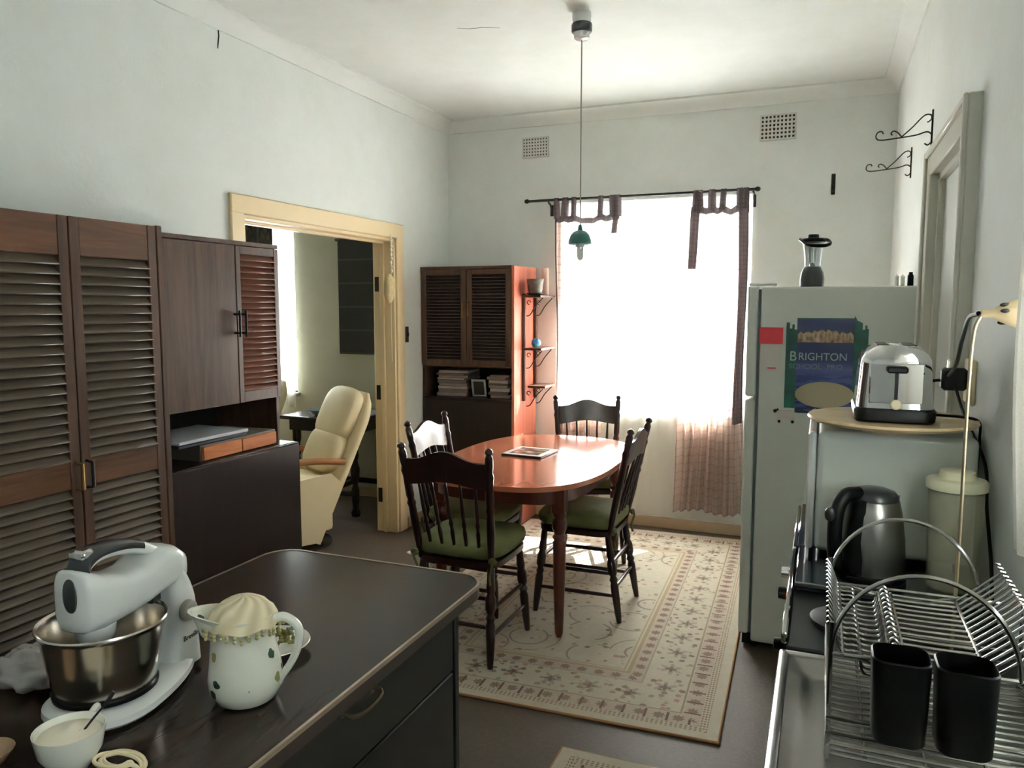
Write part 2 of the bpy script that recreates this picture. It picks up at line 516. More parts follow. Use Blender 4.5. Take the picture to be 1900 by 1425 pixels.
# windows
def window(name, label, x0, x1, z0, z1, mull, transom, sill_out=.05):
    r = thing(name, label, 'window', (x0, YB, z0), kind='structure')
    y0, y1 = 5.47, 5.51; fw_ = .045
    b = B(); b.box(x0, x0 + fw_, y0, y1, z0, z1); b.box(x1 - fw_, x1, y0, y1, z0, z1); b.box(x0 + .001, x1 - .001, y0 + .001, y1 - .001, z0 + .001, z0 + fw_); b.box(x0 + .001, x1 - .001, y0 + .001, y1 - .001, z1 - fw_, z1 - .001)
    obj('window_frame', b, WHITE, r, True)
    xs = [x0] + mull + [x1]
    for x in mull: obj('mullion', B().box(x - .02, x + .02, y0, y1, z0, z1), WHITE, r, True)
    for a, c in zip(xs[:-1], xs[1:]):
        obj('glazing_bar', B().box(a, c, y0 + .005, y1 - .005, transom - .012, transom + .012), WHITE, r, True)
        for za, zb in ((z0, transom), (transom, z1)):
            obj('pane', B().box(a + .015, c - .015, 5.488, 5.492, za + .01, zb - .01), PANE, r, True)
    obj('window_sill', B().box(x0 - .03, x1 + .03, YB - sill_out, 5.48, z0 - .03, z0, .006), P_FRAME, r, True)
    return r
window('window_1', 'white framed kitchen window glaring with daylight behind plaid curtains', K0, K1, KZ0, KZ1, [-.88], 2.2, -.002)
window('window_3', 'bright study window seen past the louvred cabinet door', T0, T1, TZ0, TZ1, [-4.8], 1.8, .05)
r = thing('window_2', 'window over the sink behind a printed curtain', 'window', (XR, S0, SZ0), kind='structure')
b = B(); b.box(.46, .50, S0, S0 + .045, SZ0, SZ1); b.box(.46, .50, S1 - .045, S1, SZ0, SZ1); b.box(.46, .50, S0, S1, SZ0, SZ0 + .045); b.box(.46, .50, S0, S1, SZ1 - .045, SZ1); b.box(.46, .50, .83, .87, SZ0, SZ1)
obj('window_frame', b, WHITE, r, True)
for a, c in ((S0 + .03, .84), (.86, S1 - .03)): obj('pane', B().box(.478, .482, a, c, SZ0 + .03, SZ1 - .03), PANE, r, True)
obj('window_sill', B().box(XR - .03, .47, S0 - .02, S1 + .02, SZ0 - .03, SZ0, .005), P_FRAME, r, True)

# door in the right wall
r = thing('door_1', 'pale grey closed door in a moulded frame beside the refrigerator', 'door', (XR, R0, 0), kind='structure')
b = B(); x0 = XR - .035
b.box(x0, XR + .004, R0 - .085, R0 + .01, 0, RZ + .085, .004); b.box(x0, XR + .004, R1 - .01, R1 + .085, 0, RZ + .085, .004); b.box(x0 + .001, XR + .004, R0 - .084, R1 + .084, RZ - .009, RZ + .084, .004)
b.box(x0 - .012, x0 + .002, R0 - .085, R0 - .06, 0, RZ + .085, .004); b.box(x0 - .012, x0 + .002, R1 + .06, R1 + .085, 0, RZ + .085, .004); b.box(x0 - .011, x0 + .003, R0 - .084, R1 + .084, RZ + .061, RZ + .084, .004)
obj('architrave', b, P_FRAME, r, True)
b = B(); b.box(XR - .004, .47, R0, R0 + .03, 0, RZ, .002); b.box(XR - .004, .47, R1 - .03, R1, 0, RZ, .002); b.box(XR - .003, .469, R0 + .001, R1 - .001, RZ - .03, RZ - .001, .002)
obj('jamb', b, P_FRAME, r, True)
lf = obj('door_leaf', B().box(.392, .43, R0 + .03, R1 - .03, .01, RZ - .03, .002), P_DOOR, r, True)
b = B(); b.lathe([(.022, 0), (.022, .006), (.009, .01), (.009, .03), (.02, .036), (.024, .05), (.016, .062), (.002, .064)], 16, Matrix.Translation((.392, R0 + .10, 1.0)) @ Matrix.Rotation(-PI / 2, 4, 'Y'))
obj('door_knob', b, BRASS, r, True)

# outside
struct('ground_outside', B().box(-30, 30, 5.58, 45, -.3, -.25).box(.6, 30, -20, 5.58, -.3, -.25), mat('pale_sunlit_paving', L(206, 208, 206), .8, var=.12, vscale=.6), 'pale paving outside the windows', 'ground')
struct('added_sun_blocker', B().box(-7, 1.3, 5.58, 6.1, 2.58, 2.66).box(.6, 3.2, -4, 5.58, 2.58, 2.66), P_FRAME, 'unseen overhang added above the windows to hold back the sun', 'roof')  # unseen overhang, added to limit the sun and dim the sink window

# ------------------------------------------------------------------ curtains
def curtain(name, label, top, bot, z0, z1, tabs, npleat, seed, rodz, edge_strips=()):
    """pleated tab-top curtain hanging in front of the back wall; top/bot = (x0, x1)"""
    r = thing(name, label, 'curtain', ((bot[0] + bot[1]) / 2, 5.30, z0))
    rnd = random.Random(seed); ph = [rnd.uniform(0, 6) for _ in range(6)]
    Wd = (top[1] - top[0]) * 1.7
    def fn(u, v):
        k = 1 - v; e = k ** .8
        x = (top[0] + (top[1] - top[0]) * u) * (1 - e) + (bot[0] + (bot[1] - bot[0]) * u) * e
        amp = .006 + .026 * min(1, k * 3)
        y = 5.30 + amp * math.sin(u * npleat * 2 * PI + ph[0] + .6 * math.sin(k * 3 + ph[1])) + .010 * math.sin(u * npleat * PI * .9 + ph[2])
        sag = 0
        if v > .93:
            d = min(abs(x - t) for t in tabs); sag = -.03 * min(1, d / .06) * (v - .93) / .07
        x += .006 * math.sin(k * 9 + u * 7 + ph[3])
        return (x, y, z0 + (z1 - z0) * v + sag + .012 * math.sin(u * 9 + ph[4]) * k, u * Wd, v * (z1 - z0))
    obj('curtain_cloth', B().grid(fn, npleat * 10, 46), CURTAIN, r, True, angle=180)
    def hem(u, v):
        q = fn(u, 1 - .024 * (1 - v)); return (q[0], q[1] - .004, q[2], q[3], q[4])
    for (ua, ub, va, vb) in edge_strips:
        def side(u, v, ua=ua, ub=ub, va=va, vb=vb):
            q = fn(ua + (ub - ua) * u, va + (vb - va) * v); return (q[0], q[1] - .005, q[2], q[3], q[4])
        obj('unlit_edge_strip', B().grid(side, 6, 40), UNLITEDGE, r, True, angle=180)  # dark strip added for the unlit cloth edge, ending where glare begins
    obj('heading_band', B().grid(hem, npleat * 10, 2), UNLITTAB, r, True, angle=180)
    for i, t in enumerate(tabs):
        wd = .028 + .01 * rnd.random()
        def fn2(u, v, t=t, wd=wd):
            a = v * 2 * PI
            # a long loop from the heading over the rod and back
            h = rodz - z1 + .02
            if v < .4: p = (5.285 - .0, z1 - .03 + (h + .01) * (v / .4))
            elif v < .6: q = (v - .4) / .2 * PI; p = (5.30 - .016 * math.cos(q), rodz - .002 + .016 * math.sin(q))
            else: p = (5.316, z1 - .03 + (h + .01) * ((1 - v) / .4))
            wx = wd * (1 + .5 * abs(v - .5) * 1.0)
            return (t + (u - .5) * wx + .004 * math.sin(v * 5 + t * 30), p[0] + .004 * math.sin(u * 6 + t), p[1], u * .06, v * .3)
        obj('tab', B().grid(fn2, 4, 20), UNLITTAB, r, True, angle=180)
    return r
def px(u): return -1.82 + (u - 1033) * .00387
curtain('tab_top_curtain', 'brown sheer plaid tab curtain hanging beside the corner shelves', (-1.81, -1.33), (-1.80, -1.48), .16, 2.22,
        [-1.795, -1.735, -1.67, -1.475, -1.385, -1.35], 7, 3, 2.325, [(.0, .03, .25, .995), (.9, .99, .93, .995)])
curtain('tab_top_curtain', 'brown sheer plaid tab curtain flaring out beside the refrigerator', (-.845, -.478), (-.93, -.475), .16, 2.235,
        [-.825, -.79, -.715, -.645, -.535, -.50], 8, 5, 2.325, [(0, .14, .80, .995), (.84, .985, .30, .995)])
r = thing('curtain_rod', 'slim dark curtain rod with ball ends above the window', 'curtain rod', (-1.2, 5.30, 2.32))
obj('rod', B().tube([(-2.02, 5.30, 2.325), (-.435, 5.30, 2.325)], .009, 10), IRON, r, True)
for x in (-2.025, -.43): obj('finial', B().superell(.02, .016, .016, 1, 1, 12, 8, Matrix.Translation((x, 5.30, 2.325))), IRON, r, True)
for x in (-1.86, -.455): obj('bracket', B().tube([(x, 5.30, 2.31), (x, 5.34, 2.30), (x, 5.375, 2.26)], .007, 8).box(x - .012, x + .012, 5.372, 5.38, 2.22, 2.30, .002), IRON, r, True)

r = thing('sheer_curtain', 'white sheer curtain hanging full length between the plaid curtains', 'curtain', (-1.13, 5.345, .09))
def fn(u, v):
    return (-1.82 + 1.36 * u, 5.361 + .008 * math.sin(u * 70) + .003 * math.sin(u * 31 + 1) , .085 + 2.22 * v, u * 2, v * 2.2)
obj('curtain_cloth', B().grid(fn, 170, 8), SHEER, r, True, angle=180)
obj('curtain_wire', B().tube([(-1.84, 5.361, 2.306), (-.44, 5.361, 2.306)], .003, 6), WHITE2, r, True)
# printed curtain over the sink window, at the right edge
r = thing('printed_curtain', 'pale printed cloth curtain hanging at the sink window', 'curtain', (.30, 1.40, 1.14))
def fn(u, v):
    y = 1.50 - 1.02 * u
    x = .308 - .022 * v + .010 * math.sin(u * 68) + .006 * math.sin(v * 9 + 2)
    return (x, y + .008 * math.sin(v * 12), 1.16 + .02 * math.sin(u * 8) + 1.16 * v, u * .6, v * 1.16)
obj('curtain_cloth', B().grid(fn, 100, 30), LACE, r, True, angle=180)
obj('curtain_wire', B().tube([(.30, .05, 2.325), (.30, 1.64, 2.325)], .004, 6), WHITE2, r, True)
# white curtain and dark pelmet at the study window
r = thing('white_curtain', 'white curtain glowing at the study window', 'curtain', (-4.32, 5.33, .75))
def fn(u, v):
    x = -4.62 + .5 * u * (1 - .25 * v) + .1 * v
    return (x, 5.31 + .025 * math.sin(u * 34) + .01 * math.sin(u * 15 + 2), .72 + 1.6 * v, u * .8, v * 1.6)
obj('curtain_cloth', B().grid(fn, 50, 12), NET, r, True, angle=180)
def pel():
    t = NT('dark_leaf_print_cloth'); co = t.coords()
    v = t.n('ShaderNodeTexVoronoi'); v.inputs['Scale'].default_value = 26; t.link(t.mapping(co, (1.6, 1, .6)), v.inputs['Vector'])
    f = X(t, v.outputs['Distance'])
    t.link(t.ramp(f, [(.1, L(92, 84, 50)), (.35, L(54, 46, 34)), (.7, L(20, 20, 18))]), t.b.inputs['Base Color'])
    t.b.inputs['Roughness'].default_value = .8
    return t.m
r = thing('pelmet_valance', 'dark leaf-printed valance hanging above the study window', 'valance', (-4.8, 5.27, 1.98))
def fn(u, v):
    return (-5.5 + 1.22 * u, 5.255 + .018 * math.sin(u * 46), 2.02 + .012 * math.sin(u * 30) + .34 * v, u, v)
obj('valance_cloth', B().grid(fn, 60, 6), pel(), r, True, angle=180)
obj('valance_rail', B().tube([(-5.6, 5.275, 2.35), (-4.2, 5.275, 2.35)], .01, 8), IRON, r, True)

# ------------------------------------------------------------------ rugs
def rug_mat(name, hx, hy):
    t = NT(name); co = t.coords()
    sp = t.n('ShaderNodeSeparateXYZ'); t.link(co, sp.inputs[0])
    x, y = X(t, sp.outputs[0]), X(t, sp.outputs[1])
    dx = -x.abs() + hx; dy = -y.abs() + hy
    d = dx.min(dy); isx = dx.lt(dy)
    tt = isx * y + (-isx + 1.0) * x
    def rosette(P, dc, r0, pet, k):
        u = (tt / P).fract() - .5; v = (d - dc) / P
        r = (u * u + v * v).sqrt() + (t.noise(co, 90, 2) - .5) * .22
        th = v.op('ARCTAN2', u)
        return r.lt((th * pet).cos() * (r0 * k) + r0)
    nz = t.noise(co, 30, 3)
    cream, beige = L(186, 179, 163), L(168, 159, 141)
    c = t.mix(nz, cream, beige)
    brown, grey, rose, olive = L(108, 84, 77), L(130, 124, 114), L(154, 118, 107), L(124, 112, 88)
    # dotted edge
    chk = (tt / .018).fract().lt(.55) * (d / .012).fract().lt(.6)
    c = t.mix(d.between(.05, .085) * chk * .8, c, L(122, 90, 68))
    # outer motif band
    band1 = d.between(.085, .15)
    c = t.mix(band1 * .22, c, rose)
    c = t.mix(band1 * rosette(.075, .118, .27, 8, .22) * .7, c, brown)
    c = t.mix(band1 * ((tt / .085 + .5).fract() - .5).abs().lt(.06), c, L(110, 86, 82))
    # wide floral band
    band2 = d.between(.165, .34)
    c = t.mix(band2 * rosette(.17, .25, .21, 6, .45) * .6, c, grey)
    c = t.mix(band2 * rosette(.17, .25, .10, 4, .5) * .8, c, brown)
    vo = t.n('ShaderNodeTexVoronoi'); vo.inputs['Scale'].default_value = 24; t.link(co, vo.inputs['Vector'])
    vf = X(t, vo.outputs['Distance']) + (t.noise(co, 70, 2) - .5) * .35
    spc = t.n('ShaderNodeSeparateColor'); t.link(vo.outputs['Color'], spc.inputs[0]); rc = X(t, spc.outputs[0])
    flowers = vf.lt(.30)
    fcol = t.mix(rc.gt(.5), t.mix(rc.gt(.25), grey, olive), t.mix(rc.gt(.75), rose, brown))
    c = t.mix(band2 * flowers * .8, c, fcol)
    # inner motif band
    band3 = d.between(.35, .405)
    c = t.mix(band3 * .25, c, rose)
    c = t.mix(band3 * rosette(.075, .378, .27, 8, .22) * .75, c, brown)
    # stripes
    c = t.mix(d.between(.155, .163) * .7, c, olive)
    c = t.mix(d.between(.343, .35) * .7, c, grey)
    c = t.mix(d.between(.408, .425) * .7, c, L(150, 128, 96))
    c = t.mix(d.between(.435, .442) * .7, c, L(150, 128, 96))
    # field: scrolling tendrils and small flowers
    field = d.gt(.45)
    v2 = t.n('ShaderNodeTexVoronoi'); v2.inputs['Scale'].default_value = 3.1; t.link(co, v2.inputs['Vector'])
    ring = X(t, v2.outputs['Distance'])
    arc = ((ring - .30).abs().lt(.013)).max((ring - .48).abs().lt(.010)) * t.noise(co, 5, 2).gt(.44)
    c = t.mix(field * arc * .75, c, L(124, 112, 106))
    v3 = t.n('ShaderNodeTexVoronoi'); v3.inputs['Scale'].default_value = 19; t.link(co, v3.inputs['Vector'])
    f3 = (X(t, v3.outputs['Distance']) + (t.noise(co, 60, 2) - .5) * .4).lt(.25)
    s3 = t.n('ShaderNodeSeparateColor'); t.link(v3.outputs['Color'], s3.inputs[0]); r3 = X(t, s3.outputs[0])
    c = t.mix(field * f3 * r3.gt(.12) * .75, c, t.mix(r3.gt(.6), olive, t.mix(r3.gt(.8), rose, brown)))
    c = t.mix(d.lt(.008), c, L(150, 112, 78))
    t.link(c, t.b.inputs['Base Color']); t.b.inputs['Roughness'].default_value = .95
    t.b.inputs['Specular IOR Level'].default_value = .1
    t.bump(t.noise(co, 500, 2), .4, .003)
    return t.m
def rug(name, label, cx, cy, hx, hy, rz):
    b = B()
    n = 24
    b.box(-hx, hx, -hy, hy, 0, .011, .004)
    o = obj(name, b, rug_mat(name + '_pile', hx, hy))
    o.location = (cx, cy, .0005); o.rotation_euler = (0, 0, rz)
    return tag(o, label, 'rug')
rug('patterned_rug', 'large cream floral carpet with bordered edges under the dining table', -1.126, 3.958, .80, 1.275, math.radians(1.6))
rug('patterned_mat', 'small cream floral mat lying on bare floor before the sink', -.45, 1.92, .36, .56, 0)

# ------------------------------------------------------------------ louvred furniture
def louvre_mesh(length, depth, thick, tilt, axis):
    """one slat centred at the origin, running along axis, leaning outwards at its lower edge"""
    b = B()
    if axis == 'Y': b.box(-depth / 2, depth / 2, -length / 2, length / 2, -thick / 2, thick / 2, .0015, Matrix.Rotation(tilt, 4, 'Y'))
    else: b.box(-length / 2, length / 2, -depth / 2, depth / 2, -thick / 2, thick / 2, .0015, Matrix.Rotation(tilt, 4, 'X'))
    return b
# --- tall wardrobe, front at x = -2.1
wr = thing('louvred_wardrobe', 'tall dark wooden wardrobe with long louvred doors', 'wardrobe', (-2.4, 1.4, 0))
WX, WTOP, WY1 = -2.10, 1.842, 2.018
WDOORS = [(.62, .985), (.985, 1.325), (1.325, 1.664), (1.664, 1.992)]
b = B(); b.box(XL + .005, WX - .022, .60, WY1, 0, WTOP - .004)
obj('body', b, W_CAB, wr, True)
obj('side_stile', B().box(WX - .03, WX, 1.994, WY1, 0, WTOP, .003), W_CAB, wr, True)
obj('plinth', B().box(WX - .05, WX - .03, .62, 1.99, 0, .08), W_BASE, wr, True)
slat_w = None
for di, (y0, y1) in enumerate(WDOORS):
    st = .036
    b = B()
    b.box(WX - .022, WX, y0 + .002, y0 + st, .085, WTOP - .003, .002); b.box(WX - .022, WX, y1 - st, y1 - .002, .085, WTOP - .003, .002)
    d = obj('door', b, W_CAB, wr, True)
    obj('top_rail', B().box(WX - .020, WX - .001, y0 + st, y1 - st, 1.722, WTOP - .003, .002), W_CABY, d, True)
    obj('middle_rail', B().box(WX - .020, WX - .001, y0 + st, y1 - st, 1.015, 1.10, .002), W_CABY, d, True)
    obj('bottom_rail', B().box(WX - .020, WX - .001, y0 + st, y1 - st, .085, .19, .002), W_CABY, d, True)
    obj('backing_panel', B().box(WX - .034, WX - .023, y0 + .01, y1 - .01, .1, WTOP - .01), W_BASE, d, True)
    if di >= 2:
        L_ = y1 - y0 - 2 * st
        for z0, z1 in ((1.10, 1.722), (.19, 1.015)):
            n = int((z1 - z0) / .0285)
            for i in range(n):
                z = z0 + (i + .5) * (z1 - z0) / n
                if slat_w is None:
                    slat_w = obj('slat', louvre_mesh(L_ + .004, .036, .006, math.radians(52), 'Y'), W_SLAT, d)
                    slat_w.location = (WX - .012 - wr.location.x, (y0 + y1) / 2 - wr.location.y, z)
                else: share('slat', slat_w, d, (WX - .012 - wr.location.x, (y0 + y1) / 2 - wr.location.y, z))
    else:
        obj('door_panel', B().box(WX - .016, WX - .008, y0 + st, y1 - st, .19, 1.722), W_SLAT, d, True)
    hy = (y1 - .018) if di % 2 == 0 else (y0 + .018)
    b = B(); b.tube([(WX, hy, 1.095), (WX + .026, hy, 1.092), (WX + .026, hy, 1.015), (WX, hy, 1.012)], .0055, 8)
    obj('handle', b, BRASS if di == 2 else IRON, d, True)

# --- wall unit: plain and louvred doors above an open niche and a deep lower cupboard
un = thing('wall_unit', 'dark wooden wall unit with doors above an open niche', 'cabinet', (-2.5, 2.45, 0))
UX, UY0, UY1, UZ = -2.30, 2.03, 2.868, 1.845
LX, LZ = -2.195, .958
b = B(); b.box(XL + .005, UX - .02, UY1 - .018, UY1, 0, UZ, .002); b.box(XL + .005, UX - .02, UY0, UY0 + .018, 0, UZ, .002)
obj('side_panel', b, W_CAB, un, True)
obj('top_panel', B().box(XL + .005, UX - .001, UY0, UY1, UZ - .018, UZ, .002), W_CAB, un, True)
obj('niche_ceiling', B().box(XL + .005, UX - .021, UY0 + .018, UY1 - .018, 1.158, 1.176), W_CAB, un, True)
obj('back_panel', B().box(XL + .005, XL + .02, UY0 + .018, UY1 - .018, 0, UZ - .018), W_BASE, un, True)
obj('lower_cupboard', B().box(XL + .03, LX - .02, UY0, UY1 - .022, .06, LZ - .012), W_DARK, un, True)
obj('lower_top', B().box(XL + .03, LX - .018, UY0, UY1 - .020, LZ - .012, LZ, .003), W_DARK, un, True)
obj('lower_door', B().box(LX - .018, LX, UY0, UY1 - .018, .07, LZ - .002, .006), W_DARK, un, True)
obj('plinth', B().box(XL + .03, LX - .05, UY0, UY1 - .03, 0, .07), W_BASE, un, True)
ym = 2.592
d = obj('door', B().box(UX - .02, UX, UY0 + .002, ym - .002, 1.158, UZ - .02, .002), W_DOOR, un, True)
def bar_handle(parent, x, y, z0, z1):
    b = B(); b.tube([(x + .03, y, z0 - .008), (x + .03, y, z1 + .008)], .005, 8)
    for z in (z0 + .008, z1 - .008): b.tube([(x, y, z), (x + .03, y, z)], .005, 8)
    obj('handle', b, BLACKM, parent, True)
bar_handle(d, UX, ym - .018, 1.45, 1.545)
b = B(); st = .03
b.box(UX - .02, UX, ym + .002, ym + st, 1.158, UZ - .02, .002); b.box(UX - .02, UX, UY1 - st, UY1 - .001, 1.158, UZ - .02, .002)
b.box(UX - .02, UX - .001, ym + st, UY1 - st, 1.158, 1.205, .002); b.box(UX - .02, UX - .001, ym + st, UY1 - st, UZ - .055, UZ - .02, .002)
d = obj('door', b, W_CAB, un, True)
bar_handle(d, UX, ym + .02, 1.45, 1.545)
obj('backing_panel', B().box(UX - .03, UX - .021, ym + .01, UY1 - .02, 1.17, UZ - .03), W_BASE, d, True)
W_SLATR = wood('reddish_louvre_slat', L(118, 74, 58), L(82, 48, 38), 'Y', 1, .34, .15)
n = 23; s0 = None
for i in range(n):
    z = 1.205 + (i + .5) * (UZ - .055 - 1.205) / n
    loc = (UX - .011 - un.location.x, (ym + UY1) / 2 - un.location.y, z)
    if s0 is None:
        s0 = obj('slat', louvre_mesh(UY1 - ym - 2 * st + .003, .034, .006, math.radians(48), 'Y'), W_SLATR, d); s0.location = loc
    else: share('slat', s0, d, loc)
# things in the niche
bx = thing('drawer_box', 'small orange pine drawer box in the wall unit niche', 'box', (-2.40, 2.53, LZ))
obj('case', B().box(-2.56, -2.262, 2.315, 2.765, LZ, LZ + .066, .002), mat('grey_box_case', L(96, 88, 78), .6), bx, True)
for y0, y1 in ((2.322, 2.538), (2.542, 2.758)): obj('drawer_front', B().box(-2.263, -2.25, y0, y1, LZ + .004, LZ + .058, .002), W_BOX, bx, True)
lp = thing('laptop', 'closed silver laptop lying on the pine drawer box', 'laptop', (-2.42, 2.42, LZ + .066))
obj('base', B().box(-2.53, -2.255, 2.20, 2.575, LZ + .068, LZ + .082, .003), mat('blue_black_laptop', L(36, 44, 60), .4), lp, True)
obj('lid', B().box(-2.53, -2.25, 2.20, 2.58, LZ + .083, LZ + .097, .003), mat('silver_laptop', L(216, 220, 226), .25, .2), lp, True)

# --- corner cabinet, front at y = 4.92
cc = thing('corner_cabinet', 'dark cabinet with two louvred doors over a paper-filled niche', 'cabinet', (-2.33, 5.1, 0))
CX0, CX1, CY0, CZ = -2.698, -1.972, 4.92, 1.85
b = B(); b.box(CX0, CX0 + .02, CY0 + .02, YB - .022, 0, CZ)
obj('side_panel', b, W_CAB, cc, True)
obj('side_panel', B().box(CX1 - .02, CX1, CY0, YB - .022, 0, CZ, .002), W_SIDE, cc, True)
obj('top_panel', B().box(CX0, CX1 - .02, CY0, YB - .022, CZ - .02, CZ), W_CAB, cc, True)
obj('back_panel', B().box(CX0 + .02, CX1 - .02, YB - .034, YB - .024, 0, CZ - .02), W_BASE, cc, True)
obj('niche_shelf', B().box(CX0 + .02, CX1 - .02, CY0 + .021, YB - .034, 1.14, 1.158), W_CAB, cc, True)
obj('niche_floor', B().box(CX0 + .02, CX1 - .02, CY0 + .001, YB - .034, .905, .923), W_DARK, cc, True)
obj('lower_door', B().box(CX0 + .02, CX1 - .021, CY0, CY0 + .02, .06, .904, .003), W_DARK, cc, True)
obj('plinth', B().box(CX0 + .02, CX1 - .021, CY0 + .04, CY0 + .06, 0, .06), W_BASE, cc, True)
xm = (CX0 + CX1) / 2; s1 = None
for x0, x1, hx in ((CX0 + .002, xm, xm - .02), (xm, CX1 - .021, xm + .02)):
    st = .045; b = B()
    b.box(x0 + .002, x0 + st, CY0, CY0 + .02, 1.15, CZ - .022, .002); b.box(x1 - st, x1 - .002, CY0, CY0 + .02, 1.15, CZ - .022, .002)
    b.box(x0 + st, x1 - st, CY0 + .001, CY0 + .02, 1.15, 1.19, .002); b.box(x0 + st, x1 - st, CY0 + .001, CY0 + .02, CZ - .06, CZ - .022, .002)
    d = obj('door', b, W_CAB, cc, True)
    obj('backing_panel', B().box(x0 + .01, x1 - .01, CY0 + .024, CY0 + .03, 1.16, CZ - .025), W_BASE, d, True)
    n = 26
    for i in range(n):
        z = 1.19 + (i + .5) * (CZ - .06 - 1.19) / n; loc = ((x0 + x1) / 2 - cc.location.x, CY0 + .011 - cc.location.y, z)
        if s1 is None:
            s1 = obj('slat', louvre_mesh(x1 - x0 - 2 * st + .003, .030, .006, math.radians(48), 'X'), W_SLATX, d); s1.location = loc
        else: share('slat', s1, d, loc)
    obj('handle', B().tube([(hx, CY0, 1.60), (hx, CY0 - .022, 1.595), (hx, CY0 - .022, 1.50), (hx, CY0, 1.495)], .005, 8), BRASS, d, True)
# paper stacks and photo stand in the niche: each folder or book is a thing
def paper_stack(x0, x1, y, z, n, lab, grp, seed):
    rd = random.Random(seed)
    for i in range(n):
        h = rd.uniform(.012, .026); a = rd.uniform(-.09, .09)
        o = obj('magazine', B().box(-(x1 - x0) / 2, (x1 - x0) / 2, -.12, .12, 0, h, .002), mat('paper_%d' % (i % 3), [L(150, 132, 126), L(120, 108, 104), L(172, 158, 150)][i % 3], .8, var=.3, vscale=30))
        o.location = ((x0 + x1) / 2 + rd.uniform(-.012, .012), y + rd.uniform(0, .015), z); o.rotation_euler = (0, 0, a)
        tag(o, ('topmost ' if i == n - 1 else 'lowest ' if i == 0 else '') + lab, 'magazine', grp); z += h + .001
paper_stack(-2.60, -2.37, 5.10, .924, 9, 'magazine in the loose heap beside the small photo stand', 'magazines heaped in the cabinet niche', 2)
paper_stack(-2.19, -2.04, 5.09, .924, 8, 'magazine in the neat pile against the niche side', 'magazines piled in the cabinet niche', 5)
ps = thing('photo_stand', 'small silver photo stand between the magazine piles', 'photo frame', (-2.27, 5.0, .924))
Mx = Matrix.Translation((-2.27, 5.0, .924)) @ Matrix.Rotation(.2, 4, 'X')
b = B(); b.box(-.055, .055, -.006, .006, 0, .016, .003, Mx); b.box(-.055, .055, -.006, .006, .115, .13, .003, Mx); b.box(-.055, -.04, -.006, .006, .016, .115, .003, Mx); b.box(.04, .055, -.006, .006, .016, .115, .003, Mx)
obj('frame', b, mat('dull_silver', L(170, 170, 168), .35, .6), ps, True)
obj('picture', B().box(-.04, .04, -.002, .003, .016, .115, 0, Mx), mat('dark_photo', L(52, 48, 48), .4, var=.5, vscale=30), ps, True)

# --- bracket shelves on the cabinet's side
SX = CX1
sh = thing('bracket_shelves', 'three wooden shelves on uprights fixed to the cabinet side', 'shelf', (SX, 5.2, .9))
for y in (5.08, 5.31): obj('upright', B().box(SX + .001, SX + .022, y - .014, y + .014, .90, 1.66, .003), W_CAB, sh, True)
for z, x1, y0 in ((1.632, SX + .155, 5.02), (1.262, SX + .15, 5.05), (.99, SX + .155, 5.12)):
    s_ = obj('shelf_board', B().box(SX + .022, x1, y0, 5.345, z, z + .016, .002), W_CAB, sh, True)
    for y in (5.10, 5.30):
        pts = smoothpath([(SX + .022, y, z - .13), (SX + .05, y, z - .12), (SX + .09, y, z - .06), (x1 - .01, y, z - .003)], 6)
        b = B(); b.tube(pts, .004, 6); b.tube([(SX + .04 + .014 * math.cos(a), y, z - .035 + .014 * math.sin(a)) for a in [i * PI / 5 for i in range(9)]], .003, 6)
        obj('bracket', b, IRON, s_, True)
# on the shelves
p = thing('plant_pot', 'dark mottled ceramic pot on the top bracket shelf', 'pot', (-1.885, 5.10, 1.649))
b = B().lathe([(.035, 0), (.042, .004), (.05, .03), (.056, .085), (.06, .10), (.06, .112), (.054, .112), (.05, .09), (.04, .03), (.001, .028)], 20, Matrix.Translation(p.location))
obj('bowl', b, mat('mottled_pot_glaze', L(130, 124, 112), .4, var=.8, vscale=40), p, True)
obj('saucer', B().lathe([(.03, 0), (.055, .006), (.06, .014), (.056, .014), (.03, .006)], 20, Matrix.Translation(p.location)), mat('dark_pot_foot', L(60, 56, 52), .4), p, True)
p = thing('terracotta_pot', 'pinkish clay pot on the top bracket shelf beside the cabinet', 'pot', (-1.936, 5.25, 1.648))
obj('body', B().lathe([(.03, 0), (.034, .01), (.042, .08), (.046, .1), (.042, .1), (.035, .08), (.001, .02)], 18, Matrix.Translation(p.location), sx=.7), mat('pink_clay', L(206, 160, 140), .7, var=.15), p, True)
p = thing('pillar_candle', 'pale pink pillar candle standing on the top bracket shelf', 'candle', (-1.87, 5.26, 1.648))
obj('wax', B().lathe([(.024, 0), (.026, .004), (.026, .19), (.022, .196), (.012, .19), (.001, .188)], 16, Matrix.Translation(p.location)), mat('pink_wax', L(236, 200, 186), .5), p, True)
obj('wick', B().tube([(p.location.x, p.location.y, 1.836), (p.location.x + .002, p.location.y, 1.852)], .0015, 6), BLACKM, p, True)
p = thing('blue_ball', 'small blue globe ball on the middle bracket shelf', 'ball', (-1.885, 5.12, 1.278))
t = NT('blue_globe_print'); t.link(t.ramp(t.noise(t.coords(), 22, 3), [(.45, L(28, 108, 168)), (.6, L(96, 178, 204)), (.75, L(140, 190, 170))]), t.b.inputs['Base Color']); t.b.inputs['Roughness'].default_value = .3
obj('ball', B().superell(.034, .034, .034, 1, 1, 20, 14, Matrix.Translation((-1.885, 5.12, 1.313))), t.m, p, True)

